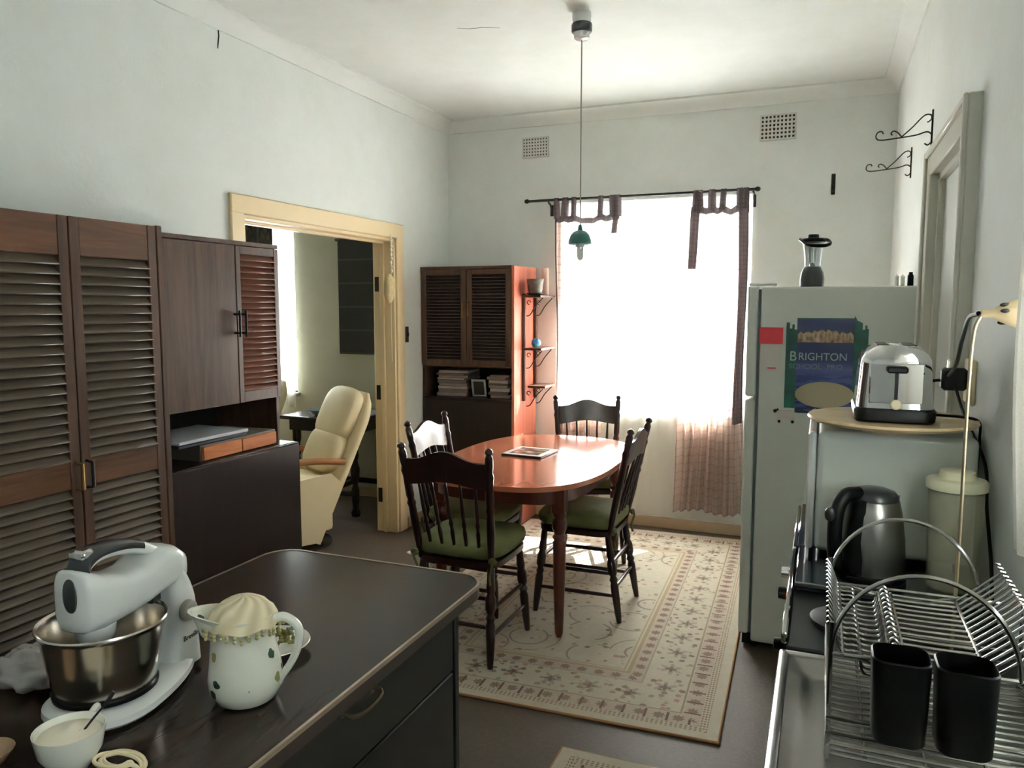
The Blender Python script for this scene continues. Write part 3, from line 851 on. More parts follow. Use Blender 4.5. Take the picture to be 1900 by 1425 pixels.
# ------------------------------------------------------------------ dining set
FLR = .0125
tb = thing('dining_table', 'reddish cherry dining table with curved ends', 'table', (-1.42, 3.86, FLR))
def superpoly(a, b_, n, k=72):
    out = []
    for i in range(k):
        th = 2 * PI * i / k
        out.append((a * math.copysign(abs(math.cos(th)) ** (2 / n), math.cos(th)), b_ * math.copysign(abs(math.sin(th)) ** (2 / n), math.sin(th))))
    return out
obj('table_top', B().prism(superpoly(.46, .72, 2.9), .724, .748, bev=.006), W_TABLE, tb, wn=True)
b = B()
po, pi_ = superpoly(.385, .63, 4), superpoly(.365, .61, 4)
b.rings([[(x, y, .65) for x, y in po], [(x, y, .724) for x, y in po], [(x, y, .724) for x, y in pi_], [(x, y, .65) for x, y in pi_], [(x, y, .65) for x, y in po]], cap=False)
obj('apron', b, W_TLEG, tb)
for sx in (-1, 1):
    for sy in (-1, 1):
        b = B(); x, y = sx * .31, sy * .52
        b.box(x - .032, x + .032, y - .032, y + .032, .60, .724, .004)
        b.lathe([(.014, 0), (.020, .02), (.029, .30), (.031, .46), (.027, .47), (.034, .485), (.024, .50), (.036, .53), (.036, .555), (.028, .575), (.034, .59), (.034, .605)], 16, Matrix.Translation((x, y, 0)))
        obj('leg', b, W_TLEG, tb)
mg = thing('framed_photo_print', 'white-bordered photo print lying flat on the dining table', 'picture', (-1.478, 3.925, FLR + .748))
mg.rotation_euler = (0, 0, math.radians(-4))
obj('backing', B().box(-.118, .118, -.12, .12, .001, .012, .002), mat('black_frame_edge', L(40, 36, 36), .4), mg)
obj('mount', B().box(-.115, .115, -.117, .117, .012, .0135), WHP, mg)
t = NT('grey_photo'); t.link(t.ramp(t.noise(t.mapping(t.coords(), (9, 16, 1)), 1.2, 2), [(.42, L(40, 38, 46)), (.55, L(150, 132, 120)), (.7, L(206, 190, 176))]), t.b.inputs['Base Color']); t.b.inputs['Roughness'].default_value = .2
obj('photo', B().box(-.085, .085, -.085, .085, .0135, .0145), t.m, mg)

def turned(b, p, q, prof, seg=10):
    """lathe between two points; prof = [(t, r)]"""
    p, q = Vector(p), Vector(q); b.tube([p.lerp(q, t_) for t_, r in prof], [r for t_, r in prof], seg)
    return b
LEG = [(0, .012), (.03, .014), (.12, .017), (.3, .020), (.42, .021), (.46, .016), (.49, .022), (.53, .015), (.58, .024), (.68, .024), (.73, .016), (.77, .021), (.85, .018), (1, .016)]
POST = [(0, .014), (.1, .016), (.3, .019), (.45, .017), (.48, .021), (.51, .015), (.55, .019), (.72, .017), (.76, .021), (.8, .015), (.84, .018), (.92, .018), (.945, .012), (.965, .019), (.985, .016), (1, .004)]
SPN = [(0, .006), (.2, .008), (.35, .010), (.42, .007), (.47, .011), (.52, .007), (.62, .010), (.85, .007), (1, .006)]
RUNG = [(0, .007), (.1, .009), (.5, .011), (.9, .009), (1, .007)]
def make_chair(label):
    c = thing('dining_chair', label, 'chair', (0, 0, FLR), group='dining chairs around the table')
    n = 5.5
    obj('seat', B().prism([(x * (1 - .06 * (y / .2) * -1 if False else 1), y) for x, y in superpoly(.205, .20, n, 48)], .425, .452, bev=.006), W_CHAIR, c, wn=True)
    for s in (-1, 1):
        obj('leg', turned(B(), (s * .195, .205, 0), (s * .165, .165, .43), LEG), W_CHAIR, c)
        obj('leg', turned(B(), (s * .19, -.235, 0), (s * .165, -.165, .43), LEG), W_CHAIR, c)
        obj('back_post', turned(B(), (s * .172, -.175, .44), (s * .208, -.285, .975), POST), W_CHAIR, c)
        for z in (.13, .24):
            k = z / .43
            f = Vector((s * .195, .205, 0)).lerp(Vector((s * .165, .165, .43)), k); r_ = Vector((s * .19, -.235, 0)).lerp(Vector((s * .165, -.165, .43)), k)
            obj('stretcher', turned(B(), f, r_, RUNG, 10), W_CHAIR, c)
    for z, y0, y1 in ((.28, .205, .165), (.17, -.235, -.165), (.29, -.235, -.165)):
        k = z / .43; y = y0 + (y1 - y0) * k; x = .195 - .03 * k
        obj('stretcher', turned(B(), (-x, y, z), (x, y, z), RUNG, 10), W_CHAIR, c)
    # crest rail: shaped top edge, slightly bowed backwards
    N = 20; rg = []
    for i in range(N + 1):
        u = i / N * 2 - 1; x = u * .20
        zt = .905 + .030 * math.cos(u * PI * .5) + .012 * math.cos(u * PI * 1.5) * (abs(u) < .98); zb = .80 + .012 * math.cos(u * PI)
        bow = -.016 * (1 - u * u)
        yb = -.250 + bow; yt = -.272 + bow
        rg.append([(x, yb - .010, zb), (x, yb + .010, zb), (x, yt + .009, zt), (x, yt - .009, zt)])
    obj('crest_rail', B().rings(rg), W_CHAIR, c)
    for i in range(5):
        u = (i - 2) / 2.0
        obj('spindle', turned(B(), (u * .115, -.172, .45), (u * .135, -.262 + .0 - .012 * (1 - u * u), .81), SPN, 10), W_CHAIR, c)
    cu = obj('cushion', B().superell(.215, .21, .045, .55, .42, 40, 12, Matrix.Translation((0, .005, .492))), CUSH, c, angle=180)
    for v in cu.data.vertices:
        q = v.co; q.z += .008 * noise.noise(q * 14) + .004 * noise.noise(q * 40)
        if q.z > .5: q.z -= .012 * math.exp(-(q.x ** 2 + q.y ** 2) / .004)
    for s in (-1, 1):
        obj('tie', B().tube(smoothpath([(s * .16, -.17, .47), (s * .185, -.20, .475), (s * .19, -.215, .45), (s * .175, -.205, .40), (s * .18, -.21, .36)], 4), .006, 6).superell(.022, .012, .016, 1, 1, 10, 6, Matrix.Translation((s * .19, -.205, .465))), CUSH, cu)
    return c
ch = make_chair('dark wooden spindle-back chair turned away from the table end toward the window')
ch.location = (-1.47, 3.15, FLR)
ch['label'] = 'dark spindle-back chair with green cushion between the worktop and the table'
for (x, y, rz, lab) in ((-1.118, 3.79, 90, 'dark spindle-back chair with green cushion on the refrigerator side of the table'),
                        (-1.33, 4.60, 201, 'dark spindle-back chair standing between the table and the window'),
                        (-1.675, 3.62, -90, 'dark spindle-back chair with green cushion on the doorway side of the table')):
    k = copy_tree(ch); k.location = (x, y, FLR); k.rotation_euler = (0, 0, math.radians(rz)); k['label'] = lab

# ------------------------------------------------------------------ study furniture
def recliner(label, loc, rz, group=None):
    """high-backed cream easy chair; faces -y locally, leaning back"""
    r = thing('easy_chair', label, 'armchair', loc, rz, group)
    W2 = .25
    # shell: profile in (y, z) swept across x with rounded top corners
    def slab(b, path, thick, w, rtop, nseg=14):
        rg = []
        m = len(path)
        for i, (y, z) in enumerate(path):
            a = path[min(i + 1, m - 1)]; c0 = path[max(i - 1, 0)]
            ty, tz = a[0] - c0[0], a[1] - c0[1]; l = math.hypot(ty, tz); ny, nz = -tz / l, ty / l
            k = i / (m - 1)
            ww = w * (1 - rtop * max(0, (k - .8) / .2) ** 2.2); th = thick * (1 - .55 * max(0, (k - .85) / .15) ** 2)
            rg.append([(ww * math.copysign(abs(math.cos(q)) ** .4, math.cos(q)), y + ny * th * math.copysign(abs(math.sin(q)) ** .7, math.sin(q)), z + nz * th * math.copysign(abs(math.sin(q)) ** .7, math.sin(q))) for q in [2 * PI * j / nseg + .01 for j in range(nseg)]])
        b.rings(rg)
    b = B(); slab(b, [(-.18 + .44 * t_, .05 + .935 * t_) for t_ in [i / 16 for i in range(17)]], .045, W2, .45, 24)
    obj('back_shell', b, LEATHER, r, angle=60)
    for z0, z1, th in ((.46, .70, .075), (.66, .97, .085)):
        b = B(); k0, k1 = (z0 - .05) / .935, (z1 - .05) / .935
        c0 = Vector((0, -.18 + .44 * (k0 + k1) / 2 - .075, (z0 + z1) / 2 + .03))
        b.superell(W2 * .86, .07, (z1 - z0) * .62, .6, .6, 28, 14, Matrix.Translation(c0) @ Matrix.Rotation(-math.atan2(.44, .935), 4, 'X'))
        obj('back_cushion', b, LEATHER, r, angle=180)
    obj('seat_cushion', B().superell(W2 * .95, .27, .075, .5, .4, 28, 12, Matrix.Translation((0, -.30, .42)) @ Matrix.Rotation(-.12, 4, 'X')), LEATHER, r, angle=180)
    obj('seat_box', B().box(-W2, W2, -.52, -.06, .12, .37, .03, seg=2), LEATHER, r, wn=True)
    for s in (-1, 1):
        pts = smoothpath([(s * .30, -.56, .56), (s * .305, -.40, .60), (s * .30, -.20, .60), (s * .29, .0, .57)], 5)
        a = obj('armrest', B().tube(pts, .022, 10), W_ARM, r)
        obj('arm_post', B().tube([(s * .295, -.46, .58), (s * .28, -.46, .2)], .018, 8), W_ARM, a)
        obj('side_panel', B().prism([(-.50, .06), (-.16, .06), (.0, .42), (-.08, .50), (-.50, .46)], s * .252 - .012, s * .252 + .012, Matrix(((0, 0, 1, 0), (1, 0, 0, 0), (0, 1, 0, 0), (0, 0, 0, 1)))), LEATHER, r)
    obj('base', B().lathe([(.24, 0), (.26, .008), (.26, .02), (.04, .05), (.035, .14)], 24, Matrix.Translation((0, -.25, 0))), BLACKWOOD, r)
    return r
recliner('cream leather high-backed easy chair with wooden arms beside the study doorway', (-3.09, 4.28, 0), math.radians(-30))
recliner('second cream easy chair standing under the study window', (-4.16, 4.76, 0), math.radians(-30))
at = thing('antique_table', 'black antique table with turned legs behind the easy chair', 'table', (-3.46, 5.02, 0))
obj('table_top', B().box(-.36, .34, -.30, .30, .715, .745, .01, seg=2), BLACKWOOD, at, wn=True)
obj('apron', B().box(-.31, .29, -.25, .25, .63, .715, .004), BLACKWOOD, at)
for sx in (-.27, .25):
    for sy in (-.21, .21):
        obj('leg', B().lathe([(.03, 0), (.035, .03), (.022, .06), (.028, .12), (.030, .20), (.018, .24), (.03, .28), (.036, .36), (.02, .42), (.03, .46), (.024, .52), (.034, .56), (.034, .64)], 14, Matrix.Translation((sx, sy, 0))), BLACKWOOD, at)
obj('stretcher', B().box(-.03, .01, -.21, .21, .15, .19, .005).box(-.27, .25, -.225, -.195, .15, .19, .005).box(-.27, .25, .195, .225, .15, .19, .005), BLACKWOOD, at)
o = thing('crystal_dish', 'small glass dish standing on the antique table', 'dish', (-3.55, 4.85, .746))
obj('dish', B().lathe([(.03, 0), (.05, .01), (.085, .035), (.09, .045), (.08, .04), (.04, .014), (.001, .01)], 18), mat('smoky_glass', L(150, 160, 170), .1, .3), o)
o = thing('table_runner', 'pale blue-grey cloth laid on the antique table', 'cloth', (-3.28, 5.0, .746))
obj('cloth', B().box(-.16, .15, -.24, .2, 0, .012, .004), mat('blue_grey_cloth', L(112, 120, 132), .9, var=.5, vscale=30), o)
# dark hanging on the study wall
def hang_mat():
    t = NT('dark_woven_hanging'); co = t.coords()
    sp = t.n('ShaderNodeSeparateXYZ'); t.link(co, sp.inputs[0]); z = X(t, sp.outputs[2])
    f = ((z / .19).fract().lt(.07)) * .7 + t.noise(co, 14, 4) * .5
    t.link(t.ramp(f, [(.15, L(26, 28, 26)), (.5, L(40, 37, 32)), (.9, L(62, 56, 46))]), t.b.inputs['Base Color']); t.b.inputs['Roughness'].default_value = .8
    return t.m
hg = thing('wall_hanging', 'large dark rectangular woven hanging on the study wall', 'wall hanging', (-3.42, 5.36, 1.18))
obj('cloth', B().box(-3.70, -3.14, 5.355, 5.372, 1.18, 2.11, .003), hang_mat(), hg, True)
obj('hanging_rod', B().tube([(-3.72, 5.362, 2.11), (-3.12, 5.362, 2.11)], .012, 8), BLACKWOOD, hg, True)
# string of shells on the door frame
sb = thing('shell_string', 'string of pale shells and net hanging on the door casing', 'ornament', (-2.70, 4.50, 2.0))
b = B(); b.tube(smoothpath([(-2.678, 4.475, 2.045), (-2.674, 4.478, 1.95), (-2.67, 4.48, 1.86), (-2.672, 4.475, 1.80), (-2.675, 4.47, 1.5), (-2.677, 4.478, 1.2)], 6), .0025, 6)
obj('string', b, CREAMP, sb, True)
for i in range(9): obj('shell', B().superell(.008, .008, .013, .8, .8, 10, 8, Matrix.Translation((-2.672 + .002 * (i % 2), 4.477 + .003 * (i % 3 - 1), 2.02 - i * .027))), CHINA, sb, True)
nb = obj('net_bag', B().superell(.028, .05, .10, .9, .9, 18, 14, Matrix.Translation((-2.672, 4.445, 1.69))), mat('cream_netting', L(206, 188, 140), .8, var=.5, vscale=60), sb, True, angle=180)
for v in nb.data.vertices: v.co += Vector((0, .25, .3)) * .03 * noise.noise(v.co * 25)
# light switch beside the casing
o = thing('light_switch', 'dark light switch on the wall beside the door casing', 'switch', (XL, 4.715, 1.38))
obj('plate', B().box(XL, XL + .008, 4.695, 4.735, 1.32, 1.43, .003), IRON, o, True)
obj('toggle', B().box(XL + .008, XL + .018, 4.708, 4.722, 1.36, 1.39, .003), BLACK, o, True)

# ------------------------------------------------------------------ refrigerator
FY = 3.58
fr = thing('refrigerator', 'tall white two-door refrigerator with papers stuck on its side', 'refrigerator', (.05, 3.9, 0))
obj('body', B().box(-.262, XR - .004, FY, 4.22, .03, 1.655, .012, seg=2), WHITE, fr, True, wn=True)
obj('door_seal', B().box(-.272, -.262, FY + .008, 4.21, .07, 1.645), SEAL, fr, True)
for z0, z1 in ((1.168, 1.662), (.065, 1.155)):
    d = obj('door', B().box(-.318, -.272, FY - .002, 4.222, z0, z1, .012, seg=3), WHITE, fr, True, wn=True)
    obj('handle', B().box(-.345, -.318, 4.12, 4.15, (z0 + .06 if z0 > 1 else z1 - .40), (z0 + .32 if z0 > 1 else z1 - .06), .006), WHITE2, d, True)
obj('hinge_cover', B().box(-.315, -.20, FY + .01, FY + .07, 1.662, 1.672, .004), WHITE2, fr, True)
for x in (-.25, .33): obj('foot', B().lathe([(.02, 0), (.02, .03)], 12, Matrix.Translation((x, FY + .05, 0))), BLACK, fr, True)
obj('kick_plate', B().box(-.30, .36, FY + .02, 4.2, .012, .06), BLACK, fr, True)
# papers on the side
RX = Matrix.Rotation(PI / 2, 4, 'X')
po = thing('poster', 'green and blue school poster with cream oval stuck on the refrigerator', 'poster', (.013, FY, 1.105))
def yplane(poly, y0, y1, bev=0):   # polygon in x,z extruded along y
    return B().prism(poly, -y1, -y0, RX)
x0, x1, z0, z1 = -.151, .177, 1.105, 1.52
tower = [(x0, z0 + .02), (x0 + .05, z0 + .02), (x0 + .05, z0), (x1, z0), (x1, 1.475), (x1 - .006, 1.475), (x1 - .006, 1.49), (x1 - .014, 1.49), (x1 - .014, 1.472), (x1 - .024, 1.472), (x1 - .024, 1.50), (x1 - .045, 1.51), (x1 - .055, 1.53), (x1 - .058, z1), (x0 + .044, z1), (x0 + .044, 1.47), (x0 + .034, 1.47), (x0 + .034, 1.492), (x0 + .024, 1.492), (x0 + .024, 1.474), (x0 + .014, 1.474), (x0 + .014, 1.50), (x0, 1.50)]
t = NT('green_poster_print'); t.link(t.ramp(t.noise(t.coords(), 18, 4), [(.35, L(12, 66, 58)), (.6, L(22, 92, 76)), (.8, L(46, 110, 92))]), t.b.inputs['Base Color']); t.b.inputs['Roughness'].default_value = .35
obj('sheet', yplane(tower, FY - .0022, FY - .0004), t.m, po, True)
t = NT('blue_poster_print'); co = t.coords(); sp = t.n('ShaderNodeSeparateXYZ'); t.link(co, sp.inputs[0]); zz = X(t, sp.outputs[2])
wv = t.noise(t.mapping(co, (4, 1, 40)), 1.5, 3)
t.link(t.mix(wv.gt(.52) * zz.lt(.22), t.ramp(zz, [(0, L(24, 34, 78)), (.16, L(40, 58, 120)), (.19, L(92, 98, 150)), (.23, L(30, 44, 96)), (.36, L(52, 60, 100)), (.42, L(26, 36, 92))]), L(74, 86, 150)), t.b.inputs['Base Color']); t.b.inputs['Roughness'].default_value = .35
bx0, bx1 = x0 + .045, x1 - .055
obj('blue_panel', B().box(bx0, bx1, FY - .0030, FY - .0021, z0 + .002, z1 - .004), t.m, po, True)
t = NT('sandy_pavilion_print'); t.link(t.ramp(t.noise(t.mapping(t.coords(), (60, 1, 25)), 1.2, 3), [(.3, L(70, 60, 52)), (.5, L(164, 138, 108)), (.75, L(206, 186, 150))]), t.b.inputs['Base Color']); t.b.inputs['Roughness'].default_value = .4
pav = [(bx0 + .003, 1.415), (bx1 - .002, 1.415)]
for i in range(21):
    u = 1 - i / 20; pav.append((bx0 + .003 + (bx1 - bx0 - .005) * u, 1.445 + .016 * abs(math.sin(i * 1.9)) + .012 * math.exp(-((u - .5) / .25) ** 2)))
obj('pavilion_print', yplane(pav, FY - .0036, FY - .0029), t.m, po, True)
TXT = mat('pale_print', L(178, 196, 190), .5)
text_mesh('title_lettering', 'B', .060, TXT, po, (x0 + .016 - .013, -.0036, 1.334 - 1.105), (PI / 2, 0, 0), .0004, font_scale_x=.9)
text_mesh('title_lettering', 'RIGHTON', .046, TXT, po, (x0 + .052 - .013, -.0036, 1.338 - 1.105), (PI / 2, 0, 0), .0004, font_scale_x=.95)
text_mesh('subtitle_lettering', 'SCHOOL  PRO', .030, mat('blue_grey_print', L(118, 142, 150), .5), po, (x0 + .014 - .013, -.0036, 1.30 - 1.105), (PI / 2, 0, 0), .0004, font_scale_x=1.12)
ell = [(.012 + .119 * math.cos(a), 1.188 + .057 * math.sin(a)) for a in [2 * PI * i / 40 for i in range(40)]]
obj('oval_plaque', yplane(ell, FY - .0046, FY - .0028), mat('cream_print', L(190, 178, 148), .5, var=.08), po, True)
lf = thing('red_leaflet', 'red and white leaflet stuck on the refrigerator edge', 'leaflet', (-.21, FY, 1.28))
obj('red_header', B().box(-.262, -.164, FY - .003, FY - .0005, 1.405, 1.478), REDP, lf, True)
obj('sheet', B().box(-.258, -.168, FY - .002, FY - .0004, 1.282, 1.41), WHP, lf, True)
obj('print_line', B().box(-.225, -.19, FY - .0028, FY - .0018, 1.295, 1.302), REDP, lf, True)
mgn = thing('cow_magnet', 'small white cow-shaped magnet with black spots on the refrigerator', 'magnet', (-.145, FY, 1.06))
cow = [(-.178, 1.072), (-.176, 1.10), (-.188, 1.102), (-.192, 1.112), (-.178, 1.118), (-.165, 1.113), (-.115, 1.113), (-.104, 1.104), (-.104, 1.07), (-.114, 1.068), (-.116, 1.075), (-.160, 1.075), (-.164, 1.066), (-.172, 1.066)]
obj('body', yplane(cow, FY - .008, FY - .0005), WHP, mgn, True)
for x, z, rr in ((-.186, 1.110, .008), (-.168, 1.064, .0065), (-.112, 1.064, .0065), (-.176, 1.116, .005)):
    obj('spot', B().lathe([(rr, 0), (rr, .003)], 12, Matrix.Translation((x, FY - .008, z)) @ RX), BLACK, mgn, True)
# blender on top
bl = thing('blender', 'glass jug blender with charcoal base on the refrigerator', 'blender', (-.057, 3.72, 1.6555))
obj('motor_base', B().lathe([(.046, 0), (.05, .004), (.052, .035), (.047, .065), (.036, .088), (.034, .09)], 24), CHARC, bl)
obj('jug', B().lathe([(.033, .09), (.034, .10), (.037, .15), (.046, .20), (.049, .205), (.045, .20), (.034, .15), (.031, .10)], 24, cap=False), CLEAR, bl)
obj('blade_hub', B().lathe([(.012, .092), (.014, .10), (.004, .108)], 10), CHROME, bl)
obj('lid', B().lathe([(.05, .198), (.052, .208), (.048, .214), (.024, .217), (.022, .232), (.001, .234)], 24), BLACK, bl)
pts = smoothpath([(-.055, 0, .212), (-.02, -.052, .185), (.04, -.06, .178), (.068, -.03, .188), (.06, .0, .205), (.03, .02, .212)], 6)
obj('handle', B().tube(pts, .008, 8), BLACK, bl)
o = thing('black_tin', 'slim black bottle on the refrigerator near the corner', 'bottle', (.335, 3.70, 1.655))
obj('bottle', B().lathe([(.011, 0), (.012, .003), (.012, .045), (.008, .052), (.008, .06), (.001, .061)], 12), BLACK, o)
for k, x in enumerate((.285, .308)):
    o = thing('white_candle', 'short white candle on the refrigerator beside the black bottle', 'candle', (x, 3.74, 1.655), group='candles on the refrigerator')
    obj('wax', B().lathe([(.009, 0), (.009, .045), (.003, .048), (.001, .054)], 10), CHINA, o)

# ------------------------------------------------------------------ counter run along the right wall
BX0, BX1 = -.045, XR - .004
st = thing('stove', 'black stove with chrome front strip beyond the dish rack', 'stove', (.16, 1.88, 0))
obj('body', B().box(BX0, BX1, 1.567, 2.188, .04, .885, .004), WHITE, st, True)
obj('hob', B().box(BX0, BX1, 1.567, 2.188, .885, .898, .004), mat('black_enamel', L(14, 14, 15), .3, coat=.2), st, True)
obj('rear_plate', B().box(BX0 + .004, BX1, 1.89, 2.188, .899, .921, .003), mat('dark_glass', L(36, 40, 50), .12, coat=.5), st, True)
obj('plate_trim', B().box(BX0 + .004, BX1, 1.884, 1.892, .912, .922, .002), STEEL, st, True)
for x, y in ((.07, 1.73), (.26, 1.73)): obj('hotplate', B().lathe([(.075, .899), (.075, .908), (.068, .911), (.02, .910)], 28, Matrix.Translation((x, y, 0))), BLACKM, st, True)
obj('chrome_strip', B().box(BX0 - .012, BX0, 1.60, 2.188, .888, .912, .003), CHROME, st, True)
for y, z, m in ((2.10, .872, CHROME), (1.95, .868, BLACK), (1.80, .80, BLACK)):
    M = Matrix.Translation((BX0, y, z)) @ Matrix.Rotation(-PI / 2, 4, 'Y')
    obj('knob', B().lathe([(.018, 0), (.02, .004), (.02, .012), (.015, .016), (.014, .034), (.001, .036)], 16, M), m, st, True)
obj('foot', B().box(BX0 + .03, BX1 - .03, 1.6, 2.15, 0, .04), BLACK, st, True)
cb = thing('base_cabinet', 'base cabinet with dark glossy top under the microwave', 'cabinet', (.16, 2.43, 0))
obj('body', B().box(BX0, BX1, 2.192, 2.67, .0, .885, .003), WHITE, cb, True)
obj('worktop', B().box(BX0, BX1, 2.192, 2.67, .886, .921, .003), mat('dark_glass', L(36, 40, 50), .12), cb, True)
obj('edge_strip', B().box(BX0 - .012, BX0, 2.192, 2.67, .888, .915, .003), CHROME, cb, True)
mwv = thing('microwave', 'white microwave standing sideways behind the kettle', 'microwave', (.17, 2.35, .921))
obj('case', B().box(-.004, .360, 2.112, 2.60, .934, 1.252, .018, seg=3), WHITE, mwv, True, wn=True)
obj('door', B().box(-.026, -.005, 2.114, 2.598, .936, 1.250, .012, seg=2), WHITE2, mwv, True, wn=True)
for x in (.02, .33):
    for y in (2.14, 2.57): obj('foot', B().lathe([(.012, .921), (.012, .936)], 10, Matrix.Translation((x, y, 0))), BLACK, mwv, True)
for z in (1.0, 1.012, 1.024, 1.036): obj('vent_slot', B().box(.135, .19, 2.1105, 2.1125, z, z + .005), SEAL, mwv, True)
tr = thing('lazy_susan', 'round pale wooden turntable board on the microwave', 'tray', (.165, 2.15, 1.252))
obj('foot', B().lathe([(.06, 0), (.06, .008), (.035, .012), (.04, .022)], 24), W_TRAY, tr)
obj('board', B().lathe([(.05, .020), (.16, .022), (.190, .028), (.196, .034), (.194, .040), (.186, .040), (.18, .036), (.02, .034), (.001, .034)], 56), W_TRAY, tr)
TZ = 1.252 + .0365
to = thing('toaster', 'chrome two-slot toaster with black base on the wooden turntable', 'toaster', (.168, 2.18, TZ))
def rrect(w, h, r, n=6):
    out = []
    for cx_, cy_, a0 in ((w - r, h - r, 0), (-w + r, h - r, 90), (-w + r, -h + r, 180), (w - r, -h + r, 270)):
        for i in range(n + 1):
            a = math.radians(a0 + 90 * i / n); out.append((cx_ + r * math.cos(a), cy_ + r * math.sin(a)))
    return out
obj('base', B().rings([[(x, y, z) for x, y in rrect(.092 - d_, .125 - d_, .03)] for z, d_ in ((0, .006), (.004, .002), (.028, 0), (.034, .004))]), BLACK, to)
rg = []
for i in range(15):
    k = i / 14; z = .034 + .152 * k
    d_ = .006 + .010 * k + (.03 * ((k - .72) / .28) ** 2.2 if k > .72 else 0)
    rg.append([(x, y, z) for x, y in rrect(.092 - d_, .122 - d_ * .6, .035)])
obj('shell', B().rings(rg), CHROME, to)
for x in (-.03, .03): obj('bread_slot', B().box(x - .014, x + .014, -.075, .075, .182, .1875, .001), BLACK, to)
obj('end_plate', B().box(-.06, .06, -.1185, -.112, .045, .145, .003), CHROME, to)
lv = obj('lever_track', B().box(-.004, .004, -.1205, -.117, .055, .13, .001), BLACK, to)
obj('lever', B().box(-.023, .023, -.142, -.12, .122, .138, .004), BLACK, lv)
obj('browning_knob', B().lathe([(.012, 0), (.012, .012), (.009, .015), (.001, .015)], 14, Matrix.Translation((0, -.118, .045)) @ RX), CREAMP, to)
# kettle
ke = thing('kettle', 'brushed steel jug kettle with black handle on the stove', 'kettle', (.125, 1.995, .9215))
obj('base', B().lathe([(.078, 0), (.08, .004), (.08, .016), (.076, .02)], 32), BLACK, ke)
obj('body', B().lathe([(.076, .020), (.077, .03), (.073, .10), (.065, .16), (.058, .19), (.056, .192)], 36), STEEL, ke)
obj('lid', B().lathe([(.0565, .192), (.056, .20), (.048, .211), (.03, .217), (.001, .219)], 36), CHARC, ke)
th = math.radians(222); hd = Vector((math.cos(th), math.sin(th), 0)); hp = Vector((-math.sin(th), math.cos(th), 0))
hpath = smoothpath([hd * .045 + Vector((0, 0, .208)), hd * .085 + Vector((0, 0, .205)), hd * .108 + Vector((0, 0, .17)), hd * .112 + Vector((0, 0, .10)), hd * .105 + Vector((0, 0, .05)), hd * .078 + Vector((0, 0, .022))], 6)
obj('handle', B().tube(hpath, [.017] * len(hpath), 12), BLACK, ke)
rg = []
for i in range(11):
    k = i / 10; z = .022 + .175 * k; R_ = .0775 - .0185 * k ** 1.3
    rg.append([hd * (R_ + o_) * math.cos(a) + hp * (R_ + o_) * math.sin(a) + Vector((0, 0, z)) for a, o_ in [(-.55, .0), (-.4, .004), (0, .006), (.4, .004), (.55, .0), (.4, -.006), (0, -.006), (-.4, -.006)]])
obj('handle_panel', B().rings(rg), BLACK, ke)
obj('switch', B().superell(.012, .008, .016, .8, .8, 12, 8, Matrix.Translation(hd * .128 + Vector((0, 0, .165)))), CHARC, ke)
sp_ = Vector((-hd.x, -hd.y, 0))
obj('spout', B().rings([[sp_ * (a_ + .0) + hp * b_ + Vector((0, 0, c_)) for a_, b_, c_ in ring] for ring in ([(.05, -.025, .16), (.066, 0, .13), (.05, .025, .16)], [(.05, -.028, .192), (.085, 0, .192), (.05, .028, .192)])]), STEEL, ke)
# tall storage tub
def tubmat():
    t = NT('frosted_tub_plastic'); t.t.nodes.remove(t.b)
    d = t.n('ShaderNodeBsdfPrincipled'); d.inputs['Base Color'].default_value = L(220, 216, 196); d.inputs['Roughness'].default_value = .25
    tp = t.n('ShaderNodeBsdfTransparent'); tp.inputs[0].default_value = (.97, .97, .92, 1)
    m = t.n('ShaderNodeMixShader'); t.setin(m, 0, t.noise(t.coords(), 12, 2) * .1 + .22)
    t.link(tp.outputs[0], m.inputs[1]); t.link(d.outputs[0], m.inputs[2]); t.link(m.outputs[0], t.out.inputs[0]); return t.m
tu = thing('storage_tub', 'tall clear plastic storage tub with cream lid by the wall', 'container', (.296, 1.985, .9215))
obj('tub', B().lathe([(.048, 0), (.052, .004), (.056, .12), (.058, .235), (.056, .235), (.054, .12), (.049, .008), (.001, .006)], 28), tubmat(), tu)
obj('lid', B().lathe([(.058, .232), (.063, .234), (.064, .25), (.06, .256), (.038, .258), (.036, .274), (.03, .277), (.001, .277)], 28), mat('frosted_cream_lid', L(226, 220, 190), .35), tu)

# sink bench
sk = thing('sink_bench', 'stainless steel sink bench with raised rim under the dish rack', 'sink', (.16, .7, .86))
SXa, SXb, SYa, SYb = -.058, XR - .004, -.5, 1.548
b = B(); b.box(SXa, SXa + .02, SYa, SYb, .865, .902, .007, seg=2); b.box(SXb - .02, SXb, SYa, SYb, .865, .902, .004); b.box(SXa, SXb, SYb - .02, SYb, .865, .902, .007, seg=2); b.box(SXa, SXb, SYa, SYa + .02, .865, .902, .004)
obj('rim', b, STEEL, sk, True)
n = 40
def tray(u, v):
    x = SXa + .018 + (SXb - SXa - .036) * u; y = SYa + .018 + (SYb - SYa - .036) * v
    d = min(u * .42, (1 - u) * .42, v * 2, (1 - v) * 2)
    z = .8975 - .014 * min(1, d / .03)
    if .55 < y < .98 and .03 < x < .33: z = .8835
    return (x, y, z)
obj('drainboard', B().grid(tray, 24, 60), STEEL, sk, True)
obj('apron', B().box(SXa + .002, SXb, SYa, SYb - .002, .845, .868, .002), STEEL, sk, True)
sc = thing('sink_cabinet', 'white painted cupboard carrying the steel sink bench', 'cabinet', (.16, .6, 0))
obj('body', B().box(SXa + .03, SXb, SYa, SYb - .01, 0, .845, .003), WHITE, sc, True)
